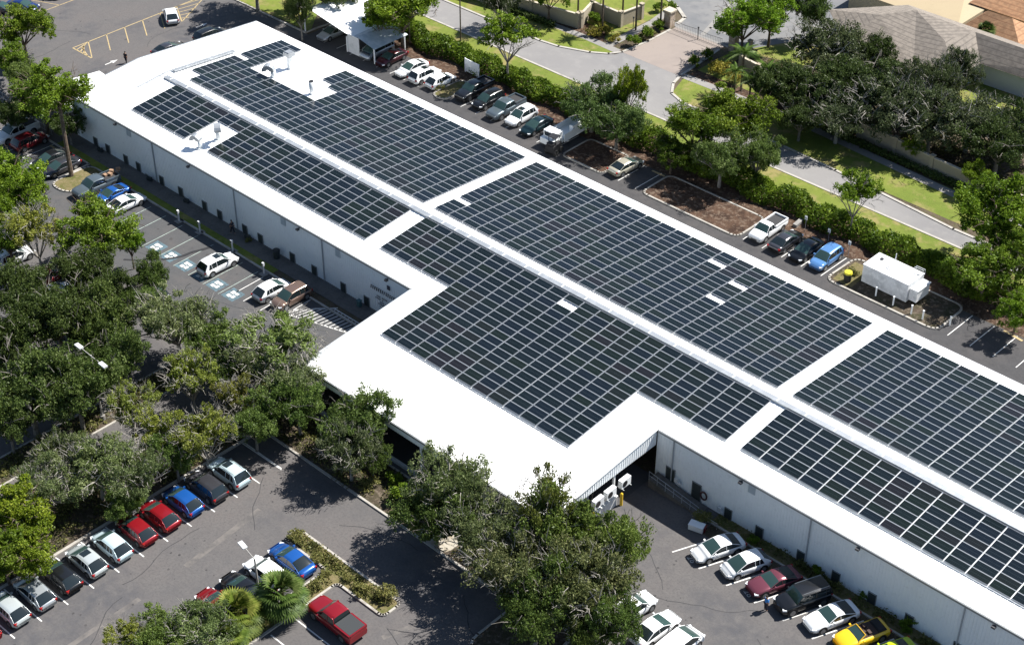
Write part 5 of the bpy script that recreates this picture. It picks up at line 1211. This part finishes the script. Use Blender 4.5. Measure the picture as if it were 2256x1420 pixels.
# carport
cp = thing('carport', 'white folded metal carport roof with two peaks', 'carport', (-2.5,31,0))
def cpr(f): return rel(cp, f)
prof = [(-10.4,3.0),(-8.2,4.0),(-1.2,2.9),(1.0,2.95),(4.1,2.35)]
q = MB()
yA, yB = 27.2, 35.2
for k in range(3):
    (x0,z0),(x1,z1) = prof[k],prof[k+1]; q.quad(*cpr([(x0,yA,z0),(x1,yA,z1),(x1,yB,z1),(x0,yB,z0)])); q.quad(*cpr([(x0,yB,z0-.06),(x1,yB,z1-.06),(x1,yA,z1-.06),(x0,yA,z0-.06)]))
    q.quad(*cpr([(x0,yA,z0-.06),(x1,yA,z1-.06),(x1,yA,z1),(x0,yA,z0)]))
q.build('roof', ROOFW, cp)
q = MB(); q.add(cpr([(-1.2,27.3,2.80),(1.0,27.3,3.0),(4.3,27.3,2.3),(4.3,33.4,2.3),(1.0,33.4,3.0),(-1.2,33.4,2.80)]), [(0,1,4,5),(1,2,3,4)]); q.build('lean_to_roof', mat('mottled_tin', (.60,.66,.70), .5, noise=[(.9,.45,.6,(.80,.83,.85))]), cp)  # blue-grey tin with paler blotches
q = MB(); a = Vector(cp.location); q.box(-1.3-a.x,27.6-a.y,0,.9-a.x,27.7-a.y,2.72); q.build('wall', WHITEG, cp)
for x, y in ((-10.0,27.6),(-10.0,34.8),(-8.2,34.8),(-1.35,27.5),(-1.35,34.8),(3.9,27.6),(3.9,33.1)):
    q = MB(); q.box(x-a.x-.07,y-a.y-.07,0,x-a.x+.07,y-a.y+.07,2.25); q.build('post', WHITEM, cp)
# white canopy at the west end
cp = thing('canopy', 'white flat canopy joined to the left end of the warehouse', 'canopy', (-14,-6,0))
q = MB(); q.add([(-4.2,-5.6,2.9),(4.9,-5.6,3.2),(4.9,3.4,3.5),(-1.5,4.2,3.2),(-4.2,-5.6,2.8),(4.9,-5.6,3.1),(4.9,3.4,3.4),(-1.5,4.2,3.1)], [(0,1,2,3),(7,6,5,4),(0,4,5,1),(1,5,6,2),(2,6,7,3),(3,7,4,0)]); q.build('roof', ROOFW, cp)
for x, y in ((-4,-5.4),(.5,-5.4),(4.6,-5.4),(-1.4,4)): q = MB(); q.box(x-.06,y-.06,0,x+.06,y+.06,2.85); q.build('post', WHITEM, cp)
# ------------------------------------------------------------------ yard things
t = thing('storage_tank', 'weathered white box tank with pipes on the right island', 'tank', (81.9,30.4,0), math.radians(-1))
TW = mat('tank_white', (.70,.71,.72), .6, noise=[(.6,.45,.62,(.52,.53,.54)), (2.5,.5,.7,(.78,.78,.78))])
q = MB(); q.box(-3.1,-1.5,.25,2.5,1.5,2.35); q.build('body', TW, t)
q = MB(); q.box(-3.15,-1.55,2.352,2.55,1.55,2.45); q.build('lid', TW, t)
q = MB(); q.box(2.55,-1.2,.5,3.5,1.2,1.9); q.box(2.6,-1.25,1.902,3.6,1.25,1.97); q.build('pump_box', TW, t)
for k in range(4):
    q = MB(); q.tube([(1.2+.28*k,-.9,2.4),(1.25+.28*k,-.3,2.75),(1.35+.28*k,.6,2.7),(2.3,1.0,2.5)], .035, 6); q.build('hose', TW, t)
q = MB(); q.tube([(-.6,.5,2.45),(-.55,.5,4.0)], .05, 6); q.build('vent_pipe', TW, t)
q = MB(); q.tube([(-.6,-.2,2.45),(-.6,-.2,2.52)], .38, 16); q.build('hatch', TW, t)
q = MB(); q.tube([(-2.2,.6,2.45),(-2.2,.6,2.55)], .2, 12); q.build('filler_cap', BLACK, t)
for k in range(2):
    q = MB(); q.tube([(1.5,1.1+.3*k,2.45),(1.5,1.1+.3*k,3.0),(2.6,1.1+.3*k,3.0),(2.6,1.1+.3*k,2.45)], .03, 6); q.build('handrail', WHITEM, t)
for k, (u, v, lb) in enumerate(((1929,651,'white bollard at the left before the tank'),(1967,672,'white bollard in the middle before the tank'),(2007,691,'white bollard before the tank pump box'),(2032,703,'white bollard right of the tank'),(2092,716,'white post on the shaded asphalt'))):
    p = at(u, v, .1 if k < 4 else 0); q = MB(); q.tube([(0,0,0),(0,0,1.05)], .09, 10); q.tube([(0,0,1.05),(0,0,1.12)], .11, 10); tag(q.build('bollard', WHITEM, None, False, tuple(p)), lb, 'bollard', 'white bollards by the tank')
t = thing('barrel', 'black barrel with bright yellow lid on the right island', 'barrel', (77.6,28.1,.1)); q = MB(); q.tube([(0,0,0),(0,0,.5),(0,0,1.0)], [.38,.42,.38], 16); q.build('drum', BLACK, t); q = MB(); q.tube([(0,0,1.0),(0,0,1.22)], [.46,.42], 16); q.tube([(0,0,1.22),(0,0,1.26)], [.2,.18], 12); q.build('lid', YEL, t)
t = thing('fence_panel', 'white slatted fence panel before the hedge beside the black pickup', 'fence', (15.4,34.2,0), math.radians(-3))
for k in range(8): q = MB(); q.box(-1.2+.30*k,-.03,.15,-.93+.30*k,.03,1.85); q.build('slat', WHITEM, t)
q = MB(); q.box(-1.35,-.07,0,-1.22,.07,2.0); q.build('post', WHITEM, t); q = MB(); q.box(1.22,-.07,0,1.35,.07,2.0); q.build('post', WHITEM, t); q = MB(); q.box(-1.2,-.05,1.86,1.2,.05,1.95); q.build('top_rail', WHITEM, t)
def signpost(u, v, h, lb, z=0):
    p = at(u, v, h); t = thing('sign_post', lb, 'sign', (p.x,p.y,0), math.radians(-5), 'small parking signs')
    q = MB(); q.tube([(0,0,0),(0,0,h)], .03, 6); q.build('pole', GALV, t); q = MB(); q.obox((0,-.05,h-.35), .34, .03, .5); q.build('plate', WHITEM, t)
    q = MB(); q.obox((0,-.07,h-.18), .2, .012, .12); q.obox((0,-.07,h-.32), .2, .012, .06); q.build('print', INKM, t)
signpost(1777,478,1.9,'small white parking sign behind the white pickup'); signpost(1828,506,1.9,'small white parking sign between two black cars'); signpost(1873,533,1.9,'small white parking sign behind the blue suv')
# bench-like slab and wheel stops
for (u, v, lb) in ((1760,492,'pale leaning slab behind the small white pickup'),):
    p = at(u, v); q = MB(); q.obox((0,0,0), .5, 2.0, .35, .1); tag(q.build('concrete_slab', CONC, None, False, tuple(p)), lb, 'slab')
# chargers by the front path
for k, (u, v, lb) in enumerate(((395,487,'white charging post nearest the white sedan'),(441,511,'white charging post, second along the kerb'),(513,553,'white charging post beside the walking man'),(582,603,'white charging post before the white hatchback'))):
    p = at(u, v, .1); t = thing('charging_post', lb, 'charger', (p.x,p.y,.06), 0, 'white charging posts along the kerb')
    q = MB(); q.obox((0,0,0), .8, .9, .08); q.build('pad', CONC, t); q = MB(); q.tube([(0,0,.08),(0,0,1.3)], [.10,.09], 10); q.build('post', WHITEG, t); q = MB(); q.obox((0,-.02,1.12), .26, .22, .38); q.build('head', WHITEG, t); q = MB(); q.obox((0,-.16,1.22), .16, .012, .2); q.build('screen', BLACK, t)
q_ = thing('rubbish_bin', 'dark round bin standing against the wall path', 'bin', (29.6,-10.95,.12)); q = MB(); q.tube([(0,0,0),(0,0,.95)], [.36,.42], 16); q.build('drum', DARKD, q_); q = MB(); q.tube([(0,0,.95),(0,0,1.08)], [.44,.30], 16); q.build('lid', BLACK, q_)
q = MB(); q.obox((0,0,0), .42, .38, .7); q.obox((0,0,.7), .5, .45, .06); tag(q.build('utility_box', mat('box_teal', (.05,.12,.13), .6), None, False, (42.9,-10.9,.12)), 'small teal utility box at the path end near the sign', 'utility box')
for (x, lb, kk) in ((-3.6,'dark planter clump left of the first wall openings',0),(13.2,'dark chair and table set against the wall',1),(24.2,'dark planter against the wall near the walking man',0),(6.2,'dark bicycle-like clutter at the wall foot',1)):
    q = MB()
    q.obox((0,0,0), .35, .3, .4, .3); q.obox((.4,.05,0), .3, .28, .5, .1)
    for j in range(6): q.tube([(-.2+.12*j,0,.4),(-.3+.16*j,-.15,.9)], .02, 4)
    tag(q.build('planter', DARKD, None, False, (x,-10.75,.12)), lb, 'planter')
# ramp with railings in the courtyard
t = thing('ramp', 'grey concrete ramp with thin metal railings along the front wall', 'ramp', (85.9,-11.0,0))
q = MB(); q.add([(-3.2,-.8,0),(2.6,-.8,0),(2.6,.6,0),(-3.2,.6,0),(-3.2,-.8,.9),(2.6,-.8,.10),(2.6,.6,.10),(-3.2,.6,.9)], [(0,3,2,1),(4,5,6,7),(0,1,5,4),(1,2,6,5),(2,3,7,6),(3,0,4,7)]); q.build('slab', PATHC, t)
for y in (-.78,):
    for hh in (.5,.95):
        q = MB(); q.tube([(-3.2,y,.9+hh),(2.6,y,.1+hh)], .025, 5); q.build('rail', GALV, t)
    for k in range(7): q = MB(); x = -3.15+.95*k; z = .9-.8*(x+3.2)/5.8; q.tube([(x,y,z),(x,y,z+.95)], .025, 5); q.build('baluster', GALV, t)
q = MB(); q.tube([(-.6,0,0),(-.6,0,.7),(.6,0,.7),(.6,0,0)], .03, 6); q.tube([(-.6,0,.35),(.6,0,.35)], .02, 6); tag(q.build('guard_rail', GALV, None, False, (90.1,-12.0,0)), 'low metal guard rail beside the end of the ramp', 'railing')
q = MB()
for k in range(14):
    a0_, a1_ = 2*math.pi*k/14, 2*math.pi*(k+1)/14; q.tube([(.33*math.cos(a0_),0,.42*math.sin(a0_)),(.33*math.cos(a1_),0,.42*math.sin(a1_))], .085, 6)
t = q.build('hose_reel', mat('hose_dark', (.05,.012,.015), .6), None, False, (87.95,-10.46,1.25)); tag(t, 'dark red coiled hose hanging on the front wall', 'hose')
for (x, z, lb) in ((88.9+.9,.9,'small dark meter box on the wall right of the hose'),(84.9,1.3,'white box on the wall between two doors')):
    q = MB(); q.obox((0,-.1,-.25), .4, .18, .45); q.obox((.3,-.08,-.4), .3, .14, .3); tag(q.build('meter_box', WHITEG, None, False, (x,-10.42,z)), lb, 'meter box')
t = thing('cooler_box', 'white chest with red side left on the shaded asphalt', 'chest', (89.4,-13.2,0), math.radians(-75)); q = MB(); q.obox((0,0,.05), .75, 1.35, .5); q.build('body', WHITEM, t); q = MB(); q.obox((0,0,.552), .8, 1.4, .10); q.build('lid', WHITEM, t); q = MB(); q.obox((-.1,.78,.05), .5, .16, .55); q.build('side', DRED, t)
# condensers on the bay, barrier and bollards
for k, (y, lb) in enumerate(((-15.35,'white wall-hung air conditioner nearer the warehouse wall'),(-17.35,'white wall-hung air conditioner at middle of the bay'),(-19.0,'grey-white air conditioner half hidden behind a column'))):
    t = thing('air_conditioner', lb, 'air conditioner', (82.75,y,2.55), 0, 'air conditioners hung on the bay'); q = MB(); q.obox((0,0,0), .45, 1.25, .85); q.build('casing', WHITEM if k < 2 else WHITEG, t)
    q = MB(); q.tube([(.232,-.2,.42),(.245,-.2,.42)], .33, 16); q.build('fan_grille', BLACK, t)
    for s_ in (-.5,.5): q = MB(); q.tube([(-.4,s_,-.05),(.4,s_,-.05)], .03, 5); q.build('bracket', WHITEM, t)
t = thing('barrier_wall', 'low white barrier wall at the bay opening', 'barrier', (82.1,-17.0,0)); q = MB(); q.box(-.12,-1.6,0,.12,1.4,1.05); q.build('wall', WHITEG, t); q = MB(); q.box(-.17,-1.65,1.052,.17,1.45,1.12); q.build('cap', WHITEM, t)
for (x, y, lb) in ((82.5,-15.35,'yellow bollard beside the white barrier wall'),(82.3,-18.9,'yellow bollard among the oak leaves at the bay')):
    q = MB(); q.tube([(0,0,0),(0,0,1.35)], .14, 12); q.tube([(0,0,1.35),(0,0,1.45)], [.14,.06], 12); tag(q.build('bollard', YELB, None, False, (x,y,0)), lb, 'bollard', 'yellow bollards at the bay')
# lamps
def lamp(u, v, h, heads, label, rz=0, top=False):
    p = at(u, v, h if top else 0); p.z = 0; t = thing('lamp_post', label, 'lamp post', tuple(p), rz, 'parking lot lamps'); LP = mat('lamp_pole', (.50,.48,.44), .6)
    q = MB(); q.tube([(0,0,0),(0,0,.6)], .25, 12); q.build('footing', CONC, t); q = MB(); q.tube([(0,0,.6),(0,0,h)], [.11,.08], 10); q.build('pole', LP, t)
    for s_ in heads:
        q = MB(); q.tube([(0,0,h-.1),(s_*1.6,0,h-.05)], .045, 6); q.build('arm', LP, t)
        q = MB(); q.obox((s_*2.0,0,h-.12), .95, .42, .16); q.build('lamp_head', WHITEG, t)
lamp(200,782,7.8,(-1,1),'twin-headed lamp post rising out of dark oaks',math.radians(-2),True); lamp(571,1310,4.3,(-1,),'single-headed lamp post beside the fan palms',math.radians(-10))
def thinpole(u, v, h, lb):
    p = at(u, v); q = MB(); q.tube([(0,0,0),(0,0,h)], .09, 8); tag(q.build('pole', BARK, None, False, tuple(p)), lb, 'pole', 'thin poles')
thinpole(1015,92,7.5,'thin dark pole on the grass verge beside the street'); thinpole(903,97,5.5,'pale pole under the light green tree')
# fence along the upper left lot
t = thing('chain_fence', 'thin chain fence above the white pickup at the left', 'fence', (-24,-11.9,0))
for k in range(9): q = MB(); q.tube([(1.6*k,-.06*k,0),(1.6*k,-.06*k,1.5)], .035, 5); q.build('post', GALV, t)
for z in (.1,.8,1.48): q = MB(); q.tube([(0,0,z),(12.8,-.48,z)], .02, 4); q.build('wire', GALV, t)
# sandy patch and apron by the bay
g = MB(); g.sheet(rnd([(70.5,-26.6),(75.5,-26.6),(75.5,-30.6),(72.2,-30.8)],.6), .112); struct(g.build('sandy_patch', mat('pale_sand', (.50,.46,.38), .95, noise=[(1.5,.45,.65,(.33,.28,.2))])))
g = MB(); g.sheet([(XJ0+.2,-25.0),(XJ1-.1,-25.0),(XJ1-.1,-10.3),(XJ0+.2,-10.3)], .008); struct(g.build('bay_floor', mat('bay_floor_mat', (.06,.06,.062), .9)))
# ------------------------------------------------------------------ people
def person(x, y, rz, z, shirt, legs, label, pose='walk', skin=SKIN):
    t = thing('person', label, 'person', (x,y,z), rz, None)
    def skinned(name, joints, edges, mt, root=0):
        me = bpy.data.meshes.new(name); me.from_pydata([j[:3] for j in joints], edges, []); o = bpy.data.objects.new(name, me); C.objects.link(o); o.parent = t
        md = o.modifiers.new('s','SKIN'); sv = me.skin_vertices[0] if me.skin_vertices else None
        if sv is None:
            bm = bmesh.new(); bm.from_mesh(me); bm.verts.layers.skin.verify(); bm.to_mesh(me); bm.free()
        for i, j in enumerate(joints): me.skin_vertices[0].data[i].radius = (j[3], j[4] if len(j) > 4 else j[3])
        me.skin_vertices[0].data[root].use_root = True
        sb = o.modifiers.new('u','SUBSURF'); sb.levels = 1; sb.render_levels = 2; me.materials.append(mt); return o
    st = .22 if pose == 'walk' else .02
    J = [(0,0,.93,.13,.15),(0,0,1.15,.12,.15),(0,0,1.36,.11,.17),(0,0,1.48,.055),(.01,0,1.56,.075),(.01,0,1.66,.09),(0,0,1.73,.05),
         (0,.18,1.38,.055),(.06,.24,1.12,.045),(.16 if pose=='walk' else .06,.24,.90,.035),(.19 if pose=='walk' else .07,.24,.82,.03),
         (0,-.18,1.38,.055),(-.04,-.24,1.12,.045),(-.02,-.24,.90,.035),(0,-.24,.82,.03),
         (0,.10,.86,.09),(st*.5,.10,.48,.065),(st,.10,.09,.045),(st+.13,.10,.04,.035),
         (0,-.10,.86,.09),(-st*.2,-.10,.48,.065),(-st,-.10,.09,.045),(-st+.13,-.10,.04,.035)]
    E_ = [(0,1),(1,2),(2,3),(3,4),(4,5),(5,6),(2,7),(7,8),(8,9),(9,10),(2,11),(11,12),(12,13),(13,14),(0,15),(15,16),(16,17),(17,18),(0,19),(19,20),(20,21),(21,22)]
    skinned('body', J, E_, skin)
    g_ = lambda L_, d: [tuple(j[:3])+tuple(r_+d for r_ in j[3:]) for j in L_]
    skinned('shirt', g_([J[0],J[1],J[2],J[7],J[8],J[11],J[12]], .022), [(0,1),(1,2),(2,3),(3,4),(2,5),(5,6)], shirt)
    skinned('trousers', g_([J[0],J[15],J[16],J[17],J[19],J[20],J[21]], .024), [(0,1),(1,2),(2,3),(0,4),(4,5),(5,6)], legs)
    q = MB(); q.add([(.01+.105*math.cos(a_)*math.cos(b_)-.02,.10*math.sin(a_)*math.cos(b_),1.66+.115*math.sin(b_)) for b_ in (0,.5,1.0,1.5) for a_ in [k*math.pi/5 for k in range(10)]],
        [(r_*10+k,r_*10+(k+1)%10,(r_+1)*10+(k+1)%10,(r_+1)*10+k) for r_ in range(3) for k in range(10)]); q.build('hair', HAIR, t)
    for nm, pt, s3 in (('eye',(.095,.035,1.635),.012),('eye',(.095,-.035,1.635),.012),('nose',(.105,0,1.61),.016)):
        q = MB(); q.tube([(pt[0],pt[1],pt[2]-s3),(pt[0],pt[1],pt[2]+s3)], s3, 6); q.build(nm, HAIR if nm == 'eye' else skin, t)
    for s_ in (.24,-.24):
        q = MB(); hx = .20 if (s_ > 0 and pose == 'walk') else .07 if s_ > 0 else .01
        for k in range(4): q.tube([(hx-.03+.02*k,s_,.80),(hx-.03+.024*k,s_,.72+.01*abs(k-1.5))], [.011,.008], 5)
        q.tube([(hx+.03,s_*.96,.81),(hx+.055,s_*.92,.76)], [.012,.009], 5); q.build('fingers', skin, t)
person(-20.1,5.2,math.radians(-60),0,DARKC,DARKC,'person in black walking across the far upper left lot')
person(22.3,-11.2,math.radians(0),.12,NAVYC,DARKC,'person in dark clothes walking on the path beside the wall')
person(99.6,-16.95,math.radians(80),0,BLUES,DARKC,'person in bright blue shirt standing before the black off-roader',pose='stand')
# stall numbers painted on the asphalt
for (x, y, s_) in ((97.3,-16.6,'28'),(91.3,-16.7,'26')):
    cu = bpy.data.curves.new('number','FONT'); cu.body = s_; cu.size = .85; cu.align_x = 'CENTER'; ob = bpy.data.objects.new('tmp', cu); C.objects.link(ob)
    dg = bpy.context.evaluated_depsgraph_get(); me = bpy.data.meshes.new_from_object(ob.evaluated_get(dg)); bpy.data.objects.remove(ob)
    me.materials.clear(); me.materials.append(WHITEP); o = bpy.data.objects.new('stall_number', me); C.objects.link(o); o.location = (x,y,.012); o.rotation_euler = (0,0,math.radians(-22)); struct(o)
